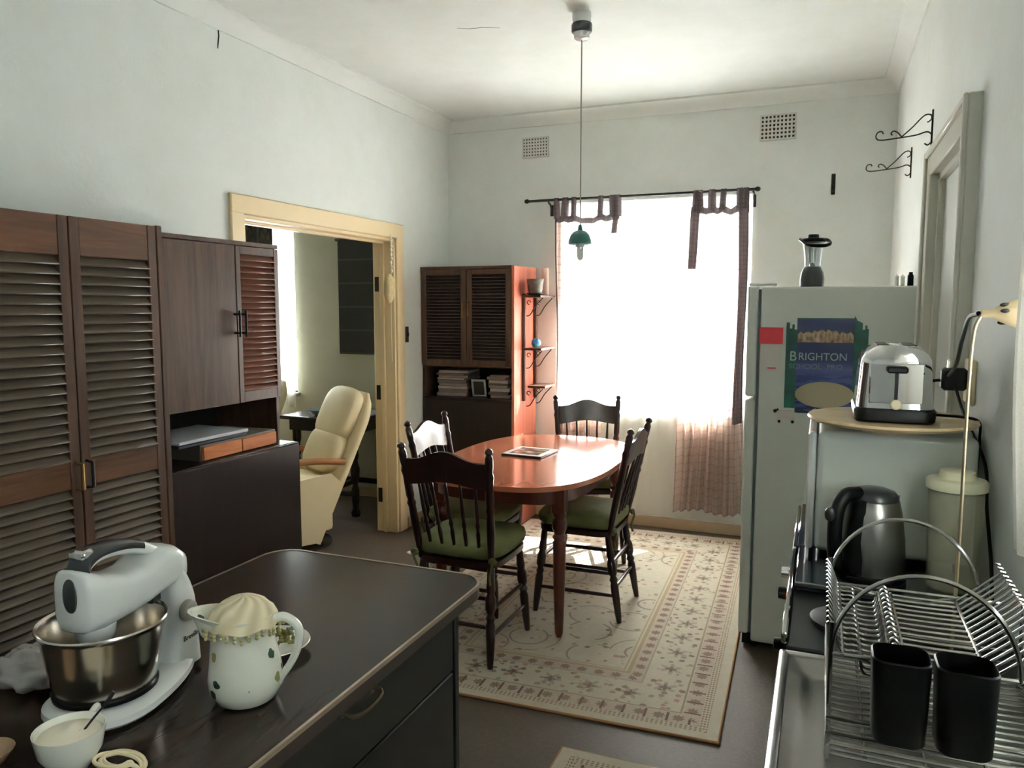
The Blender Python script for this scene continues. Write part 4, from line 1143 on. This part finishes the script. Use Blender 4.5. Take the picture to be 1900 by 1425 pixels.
for y0, y1 in ((-.45, .2), (.2, .86), (.86, 1.52)):
    d = obj('door', B().box(SXa + .012, SXa + .03, y0 + .004, y1 - .004, .08, .83, .004), WHITE, sc, True)
    obj('handle', B().box(SXa - .004, SXa + .012, y1 - .07, y1 - .055, .66, .78, .003), CHROME, d, True)

# ------------------------------------------------------------------ dish rack
rk = thing('dish_rack', 'two-tier chrome wire dish rack on the sink bench', 'dish rack', (.18, 1.38, .884))
RY0, RY1 = 1.17, 1.62
Z0 = .884
up_prof = [(.022, 1.098), (.030, 1.085), (.044, 1.050), (.066, 1.048), (.072, 1.030), (.078, 1.024), (.100, 1.024), (.107, 1.030), (.112, 1.052), (.118, 1.060), (.126, 1.052), (.132, 1.044), (.225, 1.044), (.238, 1.049), (.292, 1.098), (.302, 1.112), (.300, 1.122), (.292, 1.124)]
def wire(name, prof, y, parent, r=.0023):
    return obj(name, B().tube([(x, 0, z) for x, z in smoothpath2(prof)], r, 6), STEELW, parent)
def smoothpath2(p):
    q = smoothpath([(a, 0, c) for a, c in p], 3); return [(v.x, v.z) for v in q]
uw = None
NW = 15
for i in range(NW):
    y = 1.215 + i * (1.525 - 1.215) / (NW - 1)
    if uw is None:
        uw = wire('upper_wire', up_prof, y, rk); uw.location = (-rk.location.x, y - rk.location.y, -rk.location.z)
    else: share('upper_wire', uw, rk, (-rk.location.x, y - rk.location.y, -rk.location.z))
lo_prof = [(.026, .965), (.028, .935), (.034, .920), (.050, .912), (.318, .912), (.334, .920), (.340, .935), (.342, .965)]
lw = None
for i in range(17):
    y = 1.19 + i * (1.52 - 1.19) / 16
    if lw is None:
        lw = wire('lower_wire', lo_prof, y, rk); lw.location = (-rk.location.x, y - rk.location.y, -rk.location.z)
    else: share('lower_wire', lw, rk, (-rk.location.x, y - rk.location.y, -rk.location.z))
for x, z, r_ in ((.044, 1.052, .003), (.112, 1.050, .003), (.132, 1.044, .003), (.236, 1.047, .003), (.302, 1.112, .003)):
    obj('upper_rail', B().tube([(x, 1.205, z), (x, 1.532, z)], r_, 6), STEELW, rk, True)
for x in (.08, .16, .24): obj('lower_rail', B().tube([(x, 1.185, .910), (x, 1.525, .910)], .0028, 6), STEELW, rk, True)
for z in (.945, .968):
    obj('basket_rim', B().tube([(.026, 1.175, z), (.342, 1.175, z), (.342, 1.530, z), (.026, 1.530, z)], .0032, 6, closed=True), STEELW, rk, True)
for z in (.912, .928): obj('end_wire', B().tube([(.030, 1.176, z), (.338, 1.176, z)], .0024, 6), STEELW, rk, True)
# end frames with their arched handles
for y in (1.21, 1.530):
    arc = [(.150 + .122 * math.cos(a), y, 1.050 + .135 * math.sin(a)) for a in [PI - PI * i / 30 for i in range(31)]]
    obj('arch', B().tube(arc, .0036, 8), STEELW, rk, True)
    obj('cross_bar', B().tube([(.028, y, 1.052), (.31, y, 1.052)], .003, 6), STEELW, rk, True)
    sag = smoothpath([(.06, y, 1.052), (.12, y, 1.036), (.18, y, 1.036), (.24, y, 1.052)], 5)
    obj('sag_wire', B().tube(sag, .0028, 6), STEELW, rk, True)
    for x in (.028, .340): obj('leg', B().tube([(x, y, 1.10 if x < .1 else 1.052), (x, y, Z0 + .001)], .0035, 8), STEELW, rk, True)
    obj('brace', B().tube([(.302, y, 1.112), (.340, y, 1.052)], .003, 6), STEELW, rk, True)
# cutlery cups on the near end
def cup(x, label):
    c = thing('cutlery_cup', label, 'cutlery holder', (x, 1.118, .988))
    outer = [(0, .030, .030), (.004, .033, .032), (.114, .036, .034), (.116, .034, .032), (.010, .030, .029), (.009, .001, .001)]
    rg = [[(px_, py_, z) for px_, py_ in rrect(a, b_, min(a, b_) * .55)] for z, a, b_ in outer]
    obj('cup', B().rings(rg), BLACK, c)
    obj('hook', B().tube([(-.02, .033, .102), (-.02, .045, .107), (-.02, .058, -.018)], .003, 6).tube([(.02, .033, .102), (.02, .045, .107), (.02, .058, -.018)], .003, 6), BLACK, c)
    return c
cup(.113, 'black plastic cutlery cup on the rack nearer the drainboard edge')
cup(.190, 'black plastic cutlery cup on the rack nearer the wall')

# ------------------------------------------------------------------ right wall details
CREAML = mat('aged_cream_plastic', L(138, 121, 94), .5)
cl = thing('cone_lamp', 'cream cone-shaped lamp holder clipped beside the printed curtain', 'lamp', (.30, 1.55, 1.56))
Mc = Matrix.Translation((.252, 1.55, 1.558)) @ Matrix.Rotation(PI / 2, 4, 'Y')
obj('shade', B().lathe([(.006, 0), (.0075, .004), (.008, .018), (.013, .026), (.026, .055), (.030, .075), (.028, .075), (.02, .05), (.001, .04)], 20, Mc), CREAML, cl, True)
for a in (.3, 1.2, PI + .5, PI + 1.3): obj('vent_hole', B().superell(.004, .004, .008, 1, 1, 8, 6, Mc @ Matrix.Translation((.0165 * math.cos(a), .0165 * math.sin(a), .034))), BLACK, cl, True)
obj('wall_arm', B().tube([(.32, 1.55, 1.558), (.36, 1.58, 1.558), (XR, 1.60, 1.55)], .006, 8), CREAML, cl, True)
obj('pull_cord', B().tube(smoothpath([(.253, 1.55, 1.556), (.243, 1.55, 1.52), (.240, 1.55, 1.40), (.240, 1.55, 1.15), (.238, 1.55, .94)], 6), .0030, 8), CREAML, cl, True)
sk_ = thing('wall_socket', 'cream double wall socket with a black adaptor plugged in', 'socket', (XR, 2.36, 1.37))
obj('plate', B().box(XR - .012, XR, 2.30, 2.42, 1.31, 1.43, .004), CREAMP, sk_, True)
obj('adaptor', B().box(XR - .075, XR - .012, 2.34, 2.385, 1.345, 1.405, .008), BLACK, sk_, True)
obj('indicator', B().lathe([(.006, 0), (.006, .02), (.002, .024)], 10, Matrix.Translation((.318, 2.36, 1.405))), CHROME, sk_, True)
def cable(label, pts, r=.004):
    o = obj('power_cable', B().tube(smoothpath(pts, 8), r, 8), BLACK)
    tag(o, label, 'cable'); return o
cable('black cable arching from the cone lamp to the wall adaptor', [(.249, 1.552, 1.558), (.245, 1.62, 1.548), (.262, 1.80, 1.50), (.29, 2.05, 1.435), (.315, 2.345, 1.385)], .0042)
cable('black cable looping from the adaptor down behind the toaster', [(.298, 2.36, 1.372), (.275, 2.36, 1.365), (.262, 2.36, 1.335), (.268, 2.37, 1.305), (.275, 2.38, 1.27), (.30, 2.42, 1.256)], .0042)
cable('black cable running from the toaster over the turntable edge', [(.262, 2.19, 1.297), (.29, 2.16, 1.300), (.330, 2.14, 1.300), (.362, 2.16, 1.287), (.3685, 2.18, 1.24), (.3685, 2.2, 1.10), (.3685, 2.2, .93)], .0035)
cable('black cable hanging down beside the tall storage tub', [(.330, 2.335, 1.36), (.345, 2.26, 1.29), (.3665, 2.09, 1.20), (.3665, 2.03, 1.10), (.3665, 1.95, 1.0), (.36, 1.88, .93)], .004)
# scrolled iron wall brackets
def scroll_bracket(label, y, z, s=1.0):
    r = thing('scroll_bracket', label, 'bracket', (XR, y, z), group='iron plant brackets on the wall')
    obj('back_plate', B().box(-.006, 0, -.008, .008, -.075 * s, .075 * s, .002), IRON, r)
    sp1 = [(-.0, 0, -.025), (-.02, 0, -.01), (-.06, 0, -.02), (-.14, 0, -.028), (-.19, 0, -.030), (-.205, 0, -.018), (-.200, 0, 0), (-.185, 0, .004), (-.178, 0, -.006)]
    sp2 = [(-.022, 0, .028), (-.014, 0, .03), (-.006, 0, .042), (-.012, 0, .056), (-.035, 0, .052), (-.075, 0, .01), (-.11, 0, -.022)]
    sp3 = [(-.0, 0, -.028), (-.004, 0, -.05), (-.016, 0, -.062), (-.028, 0, -.055)]
    sp4 = [(-.11, 0, -.024), (-.125, 0, -.006), (-.14, 0, .002), (-.15, 0, -.006), (-.145, 0, -.014)]
    for q in (sp1, sp2, sp3, sp4):
        obj('scroll', B().tube(smoothpath([Vector(p_) * s for p_ in q], 6), .003 * s, 6), IRON2, r)
    return r
scroll_bracket('scrolled iron plant bracket on the wall next to the door frame', 3.555, 2.275)
scroll_bracket('scrolled iron plant bracket on the wall over the refrigerator back', 4.37, 2.28)
# dark fitting on the back wall
o = thing('wall_catch', 'small black metal catch fixed on the wall right of the window', 'catch', (.022, YB, 2.34))
obj('plate', B().box(.010, .034, YB - .008, YB, 2.275, 2.405, .003), BLACKM, o, True)
for z in (2.30, 2.345, 2.385): obj('rivet', B().lathe([(.011, 0), (.009, .01), (.001, .014)], 10, Matrix.Translation((.022, YB - .008, z)) @ RX), IRON, o, True)
# air vents
def vent(label, x0, x1, z0, z1):
    r = thing('air_vent', label, 'vent', ((x0 + x1) / 2, YB, z0))
    obj('dark_backing', B().box(x0, x1, YB - .004, YB, z0, z1), mat('vent_hole_shade', L(62, 58, 54), .9), r, True)  # flat dark plate, its colour stands for the shade inside the holes
    b = B()
    nx, nz = 9, 6
    for i in range(nx + 1): x = x0 + (x1 - x0) * i / nx; b.box(x - .0055, x + .0055, YB - .013, YB - .004, z0 - .004, z1 + .004)
    for j in range(nz + 1): z = z0 + (z1 - z0) * j / nz; b.box(x0 - .004, x1 + .004, YB - .012, YB - .004, z - .0055, z + .0055)
    obj('grille', b, mat('cream_vent_paint', L(205, 204, 196), .6), r, True)
vent('small cream air vent on the wall above the tab curtain by the shelves', -2.085, -1.892, 2.652, 2.785)
vent('larger cream air vent on the wall above the rod end', -.428, -.215, 2.645, 2.798)
# pendant lamp
pl = thing('pendant_lamp', 'green dome pendant lamp hanging on a long cord over the table', 'lamp', (-1.116, 3.645, ZC))
obj('ceiling_rose', B().lathe([(.045, 0), (.045, -.03), (.038, -.05)], 20), WHITE2, pl)
obj('rose_ring', B().lathe([(.047, -.048), (.05, -.055), (.049, -.085), (.044, -.09)], 20), CHARC, pl)
obj('rose_cap', B().lathe([(.038, -.088), (.036, -.115), (.03, -.12), (.006, -.124)], 20), WHITE2, pl)
obj('cord', B().tube([(0, 0, -.12), (.0, .0, -1.0)], .0032, 8), mat('grey_cord', L(150, 140, 132), .6), pl)
obj('cord_grip', B().lathe([(.006, -.985), (.009, -.99), (.013, -1.01), (.012, -1.018)], 14), GREEN, pl)
obj('shade', B().lathe([(.012, -1.012), (.03, -1.018), (.046, -1.035), (.055, -1.06), (.057, -1.078), (.055, -1.078), (.052, -1.062), (.042, -1.038), (.028, -1.022), (.001, -1.018)], 28), GREEN, pl)
obj('lamp_socket', B().lathe([(.017, -1.02), (.02, -1.05), (.024, -1.08), (.022, -1.094), (.01, -1.096)], 18), WHITE2, pl)
b = B()
for k in range(3):
    a = 2 * PI * k / 3; x, y = .010 * math.cos(a), .010 * math.sin(a)
    b.tube(smoothpath([(x * 1.2, y * 1.2, -1.09), (x * 1.2, y * 1.2, -1.14), (0, 0, -1.152), (-x * .3, -y * .3, -1.14), (-x * .3, -y * .3, -1.1)], 4), .0055, 8)
obj('bulb', b, mat('frosted_bulb', L(225, 225, 220), .3), pl)

# ------------------------------------------------------------------ island worktop in the foreground
isl = thing('island_cupboard', 'near-black island cupboard carrying the dark laminate worktop', 'cabinet', (-1.06, .6, 0))
IX0, IX1, IY0, IY1, IZ = -1.385, -.752, -.6, 1.70, .90
obj('body', B().box(IX0 + .05, IX1 - .06, IY0 + .02, IY1 - .085, .07, IZ - .035, .003), W_BASE, isl, True)
obj('plinth', B().box(IX0 + .08, IX1 - .1, IY0 + .05, IY1 - .12, 0, .07), BLACKM, isl, True)
obj('end_panel', B().box(IX0 + .045, IX1 - .042, IY1 - .1, IY1 - .08, .02, IZ - .035, .002), W_BASE, isl, True)
for y0, y1 in ((-.55, .15), (.15, .85), (.85, 1.592)):
    d = obj('drawer', B().box(IX1 - .06, IX1 - .042, y0 + .003, y1 - .003, .70, IZ - .042, .003), W_BASE, isl, True)
    ym_ = 1.18 if y0 > .5 else (y0 + y1) / 2
    b = B(); b.tube(smoothpath([(IX1 - .042, ym_ - .05, .832), (IX1 - .018, ym_ - .048, .824), (IX1 - .014, ym_, .818), (IX1 - .018, ym_ + .048, .824), (IX1 - .042, ym_ + .05, .832)], 5), .005, 8)
    for s in (-1, 1): b.superell(.006, .012, .014, .8, .8, 10, 8, Matrix.Translation((IX1 - .041, ym_ + s * .05, .832)))
    obj('handle', b, mat('dull_bronze', L(104, 92, 74), .4, .8), d, True)
    obj('door', B().box(IX1 - .06, IX1 - .042, y0 + .003, y1 - .003, .09, .695, .003), W_BASE, isl, True)
wt = thing('laminate_worktop', 'dark wood-grain laminate worktop with a thin metal edge', 'worktop', (-1.06, .6, IZ - .034))
def plan(d_, r):
    out = []
    for cx_, cy_, a0 in ((IX1 - r - .0, IY1 - r, 0), (IX0 + r, IY1 - r, 90)):
        for i in range(9):
            a = math.radians(a0 + 90 * i / 8); out.append((cx_ + (r + d_) * math.cos(a), cy_ + (r + d_) * math.sin(a)))
    out += [(IX0 - d_, IY0), (IX1 + d_, IY0)]
    return out
obj('board', B().prism(plan(0, .075), IZ - .034, IZ - .001), W_TOP, wt, True)
rgo, rgi = plan(.004, .075), plan(-.002, .075)
obj('metal_edging', B().rings([[(x, y, IZ - .008) for x, y in rgo], [(x, y, IZ + .0005) for x, y in rgo], [(x, y, IZ + .0005) for x, y in rgi], [(x, y, IZ - .008) for x, y in rgi], [(x, y, IZ - .008) for x, y in rgo]], cap=False), mat('bronze_edging', L(176, 156, 140), .3, .8), wt, True)
obj('lower_edge', B().rings([[(x, y, IZ - .033) for x, y in plan(.003, .075)], [(x, y, IZ - .009) for x, y in plan(.003, .075)], [(x, y, IZ - .009) for x, y in plan(-.001, .075)], [(x, y, IZ - .033) for x, y in plan(-.001, .075)], [(x, y, IZ - .033) for x, y in plan(.003, .075)]], cap=False), mat('dark_edge_band', L(46, 34, 30), .35), wt, True)

# --- stand mixer
mx = thing('stand_mixer', 'white stand mixer with steel bowl on the laminate worktop', 'mixer', (-1.092, .892, IZ), math.radians(6))
def sring(y, zc, hw, hh, n=24, p=.55):
    return [(hw * math.copysign(abs(math.cos(a)) ** p, math.cos(a)), y, zc + hh * math.copysign(abs(math.sin(a)) ** p, math.sin(a))) for a in [2 * PI * i / n for i in range(n)]]
# base: a rounded foot under the bowl running into the column
rg = []
for z, d_ in ((.004, .006), (.010, 0), (.020, .001), (.028, .010), (.031, .03)):
    ring = []
    for i in range(40):
        a = 2 * PI * i / 40; c_, s_ = math.cos(a), math.sin(a)
        rx = (.092 - .028 * max(0, s_)) - d_; ry = (.092 if s_ < 0 else .185) - d_
        ring.append((rx * math.copysign(abs(c_) ** .8, c_), ry * math.copysign(abs(s_) ** .8, s_), z))
    rg.append(ring)
obj('foot', B().rings(rg), WHITE2, mx)
# column: rounded-rectangle sections rising and leaning
rg = []
for k in range(15):
    u = k / 14; z = .012 + .212 * u
    y0 = .098 + .030 * math.sin(u * PI * .55) - .02 * max(0, u - .6) / .4; y1 = .186 - .010 * u - .050 * max(0, (u - .5) / .5) ** 2
    hw = .047 - .004 * u
    rg.append([(x, (y0 + y1) / 2 + y, z) for x, y in rrect(hw, (y1 - y0) / 2, min(.02, (y1 - y0) / 2 * .9), 5)])
obj('column', B().rings(rg), WHITE2, mx)
# head: body swept along y
secs = [(-.066, .205, .030, .048), (-.060, .204, .038, .052), (-.03, .196, .044, .046), (.02, .190, .046, .036), (.06, .192, .046, .034), (.10, .205, .046, .040), (.135, .205, .045, .036), (.155, .198, .040, .028), (.168, .190, .028, .018)]
hdm = obj('mixer_head', B().rings([sring(*q) for q in secs]), WHITE2, mx, angle=60)
hp_ = smoothpath([(0, -.050, .238), (0, -.042, .258), (0, -.015, .268), (0, .035, .264), (0, .08, .250), (0, .118, .228)], 6)
b = B(); rgs = []
for i, q in enumerate(hp_):
    rgs.append([(q.x + .022 * math.copysign(abs(math.cos(a)) ** .7, math.cos(a)), q.y + .004 * math.sin(a), q.z + .011 * math.copysign(abs(math.sin(a)) ** .7, math.sin(a))) for a in [2 * PI * j / 16 for j in range(16)]])
b.rings(rgs); obj('handle', b, WHITE2, hdm)
b = B(); rgs = []
for i, q in enumerate(hp_[2:24]):
    rgs.append([(q.x + .0232 * math.copysign(abs(math.cos(a)) ** .7, math.cos(a)), q.y, q.z + .004 + .0098 * math.copysign(abs(math.sin(a)) ** .7, math.sin(a))) for a in [2 * PI * j / 16 for j in range(16)]])
b.rings(rgs); obj('grip', b, CHARC, hdm)
obj('beater_button', B().box(-.016, .016, -.052, -.028, .268, .284, .004), CHROME, hdm)
obj('front_badge', B().superell(.014, .004, .028, .9, .9, 18, 10, Matrix.Translation((0, -.066, .215))), CHARC, hdm)
obj('head_collar', B().lathe([(.026, .128), (.03, .135), (.032, .155), (.03, .165)], 18, Matrix.Translation((0, -.02, 0))), WHITE2, hdm)
obj('hinge_gap', B().box(-.03, .03, .075, .10, .150, .170, .004), CHARC, mx)
obj('speed_knob', B().lathe([(.019, 0), (.020, .003), (.018, .011), (.015, .013), (.001, .013)], 22, Matrix.Translation((.0455, .140, .118)) @ Matrix.Rotation(PI / 2, 4, 'Y')), mat('grey_knob', L(150, 146, 138), .35), mx)
text_mesh('brand_lettering', 'Breville', .014, CHARC, mx, (.0475, .128, .062), (PI / 2, 0, PI / 2), .0004)
for s in (-1, 1):
    bt = obj('beater', B().tube([(s * .022, -.018, .14), (s * .022, -.018, .06)], .0035, 8), CHROME, mx)
    for a0 in (0, PI / 2):
        dx_, dy_ = .018 * math.cos(a0), .018 * math.sin(a0)
        obj('beater_wire', B().tube(smoothpath([(s * .022, -.018, .105), (s * .022 + dx_, -.018 + dy_, .09), (s * .022 + dx_, -.018 + dy_, .06), (s * .022, -.018, .045), (s * .022 - dx_, -.018 - dy_, .06), (s * .022 - dx_, -.018 - dy_, .09), (s * .022, -.018, .105)], 3), .0022, 6), CHROME, bt)
bw = thing('mixing_bowl', 'polished steel mixing bowl sitting in the stand mixer', 'bowl', (-1.092, .888, IZ + .034))
obj('bowl', B().lathe([(.06, .004), (.073, .006), (.078, .012), (.086, .06), (.094, .108), (.097, .116), (.100, .118), (.099, .121), (.094, .118), (.090, .106), (.082, .06), (.074, .016), (.06, .010), (.001, .010)], 48), mat('polished_steel', L(205, 198, 188), .2, 1.0, var=.1, vscale=3), bw)
obj('bowl_ring', B().lathe([(.074, 0), (.080, .002), (.081, .008), (.076, .010), (.05, .004)], 40), BLACK, bw)

# --- floral jug with beaded cover
jg = thing('milk_jug', 'white china jug with painted sprigs and curled handle', 'jug', (-.899, 1.003, IZ), math.radians(22))
def jugmat():
    t = NT('sprigged_china'); co = t.coords()
    v = t.n('ShaderNodeTexVoronoi'); v.inputs['Scale'].default_value = 34; t.link(co, v.inputs['Vector'])
    s = t.n('ShaderNodeSeparateColor'); t.link(v.outputs['Color'], s.inputs[0]); r0, g0 = X(t, s.outputs[0]), X(t, s.outputs[1])
    on = (X(t, v.outputs['Distance']) + (t.noise(co, 120, 2) - .5) * .3).lt(.30) * r0.gt(.5)
    c = t.mix(on, L(228, 228, 216), t.mix(g0.gt(.5), L(36, 70, 54), t.mix(g0.gt(.25), L(132, 84, 70), L(150, 150, 96))))
    t.link(c, t.b.inputs['Base Color']); t.b.inputs['Roughness'].default_value = .18; t.b.inputs['Coat Weight'].default_value = .4
    return t.m
JM = jugmat()
prof = [(.044, 0), (.050, .004), (.060, .022), (.062, .04), (.058, .07), (.050, .105), (.047, .125), (.049, .140), (.053, .150)]
rg = []
for r_, z in prof:
    ring = []
    k = max(0, (z - .09) / .06)
    for i in range(40):
        a = 2 * PI * i / 40
        lip = .042 * k ** 1.3 * max(0, math.cos(a - PI)) ** 5
        ring.append(((r_ + lip) * math.cos(a), (r_ + lip * .6) * math.sin(a), z + .006 * k * max(0, math.cos(a - PI)) ** 4))
    rg.append(ring)
inn = [[(x * .94, y * .94, z) for x, y, z in rg[-1]], [(x * .9, y * .9, z - .03) for x, y, z in rg[-2]]]
obj('body', B().rings(rg + inn), JM, jg)
hp2 = smoothpath([(.046, 0, .138), (.070, 0, .143), (.092, 0, .125), (.092, 0, .095), (.080, 0, .065), (.062, 0, .038), (.056, 0, .026)], 6)
obj('handle', B().tube(hp2, [.0085 - .0025 * i / len(hp2) for i in range(len(hp2))], 10), CHINA, jg)
cv = thing('jug_cover', 'cream swirled cloth cover with bead fringe over the jug', 'jug cover', (-.899, 1.003, IZ + .150), math.radians(22))
t = NT('swirl_crochet'); co = t.coords(); sp = t.n('ShaderNodeSeparateXYZ'); t.link(co, sp.inputs[0]); x_, y_ = X(t, sp.outputs[0]), X(t, sp.outputs[1])
ang = y_.op('ARCTAN2', x_); rr_ = (x_ * x_ + y_ * y_).sqrt()
swl = ((ang * 9.0) + rr_ * 190.0).sin() * .5 + .5
t.link(t.mix(swl, L(232, 220, 190), L(206, 190, 156)), t.b.inputs['Base Color']); t.b.inputs['Roughness'].default_value = .8; t.bump(swl, .5, .003)
rg = []
for r_, z in ((.001, .030), (.012, .0295), (.025, .026), (.038, .019), (.048, .008), (.054, -.004), (.058, -.016), (.0572, -.016), (.0525, -.004), (.046, .006), (.03, .018), (.001, .026)):
    rg.append([(r_ * (1 + .03 * math.sin(a * 6) * (r_ > .04)) * math.cos(a), r_ * (1 + .03 * math.sin(a * 6) * (r_ > .04)) * math.sin(a), z + (.003 * math.sin(a * 6) if r_ > .04 else 0)) for a in [2 * PI * i / 48 for i in range(48)]])
obj('cloth', B().rings(rg), t.m, cv)
bm_ = mat('olive_bead', L(190, 182, 128), .3, var=.3, vscale=90); bd = None
for i in range(34):
    a = 2 * PI * i / 34
    for k in range(2):
        loc = ((.061 + .004 * (i % 2)) * math.cos(a), (.061 + .004 * (i % 2)) * math.sin(a), -.018 - .006 * k + .003 * math.sin(a * 6))
        if bd is None: bd = obj('bead', B().superell(.0035, .0035, .0035, 1, 1, 8, 6), bm_, cv); bd.location = loc
        else: share('bead', bd, cv, loc)
sa = thing('floral_saucer', 'white floral saucer lying behind the covered jug', 'saucer', (-.978, 1.165, IZ))
obj('saucer', B().lathe([(.035, 0), (.038, .003), (.062, .012), (.074, .018), (.073, .020), (.06, .015), (.034, .006), (.001, .005)], 36), JM, sa)
cr = thing('green_sprig', 'small dried green sprig lying on the floral saucer', 'herb', (-.955, 1.175, IZ + .016))
b = B(); rd = random.Random(4)
for i in range(26):
    a = rd.uniform(0, 2 * PI); r_ = rd.uniform(0, .04)
    b.superell(.006, .0035, .004, 1, 1, 8, 6, Matrix.Translation((r_ * math.cos(a), r_ * math.sin(a), .004 + rd.uniform(0, .016))) @ Matrix.Rotation(rd.uniform(0, 3), 4, 'Z'))
o = obj('leaf_cluster', b, mat('dried_olive_leaf', L(128, 124, 72), .8, var=.4, vscale=60), cr); o['kind'] = 'stuff'

# --- sugar cup, cord, bag, tin
su = thing('sugar_cup', 'cream china cup full of sugar near the mixer foot', 'cup', (-.992, .742, IZ))
obj('cup', B().lathe([(.022, 0), (.024, .004), (.030, .010), (.042, .03), (.047, .055), (.048, .062), (.0465, .062), (.044, .052), (.03, .02), (.001, .016)], 36), CHINA, su)
obj('sugar', B().lathe([(.0445, .050), (.042, .053), (.025, .058), (.001, .060)], 30), mat('white_sugar', L(240, 230, 210), .9, bump=.3, bscale=400), su)
obj('handle', B().tube(smoothpath([(-.018, .046, .052), (-.022, .064, .060), (-.030, .072, .045), (-.026, .062, .024), (-.014, .040, .018)], 5), .0045, 8), CHINA, su)
sn = thing('sugar_spoon', 'dark-handled teaspoon stuck in the sugar cup', 'spoon', (-.98, .750, IZ + .052))
obj('handle', B().tube(smoothpath([(.004, .002, .004), (.012, .014, .020), (.022, .028, .038), (.028, .036, .052)], 4), [.0018] * 8 + [.0032] * 5, 8), IRON, sn)
obj('bowl', B().superell(.008, .012, .003, 1, 1, 12, 8, Matrix.Translation((0, -.004, .004))), STEEL, sn)
co_ = thing('cream_flex', 'cream electric flex coiled on the worktop beside the cup', 'cable', (-.917, .768, IZ))
pts = []
for i in range(46):
    a = i * .42; r_ = .022 + .006 * math.sin(i * .5)
    pts.append((r_ * 1.5 * math.cos(a) - .01, r_ * math.sin(a), .005 + .0032 * (i % 15) / 3 + .0012 * (i // 15)))
obj('coil', B().tube(smoothpath(pts, 3), .003, 6), CREAMP, co_)
bg_ = thing('plastic_bag', 'crumpled clear plastic bag lying behind the mixer bowl', 'bag', (-1.285, .90, IZ))
bb = obj('bag', B().superell(.075, .055, .030, .9, .8, 40, 24, Matrix.Translation((0, 0, .028))), mat('milky_plastic', L(206, 200, 196), .22, coat=.5, trans=.35, ior=1.2), bg_, angle=180)
for v in bb.data.vertices:
    n_ = noise.noise(v.co * 38) * .016 + noise.noise(v.co * 90 + Vector((3, 1, 2))) * .008
    v.co += v.co.normalized() * n_; v.co.z = max(v.co.z, .0015)
tn = thing('glass_dish', 'small shiny glass dish beside the sugar cup', 'dish', (-1.115, .70, IZ))
obj('dish', B().lathe([(.02, 0), (.024, .003), (.036, .018), (.038, .022), (.035, .020), (.02, .006), (.001, .005)], 24), mat('amber_glass', L(150, 120, 90), .08, .2, coat=.6), tn)
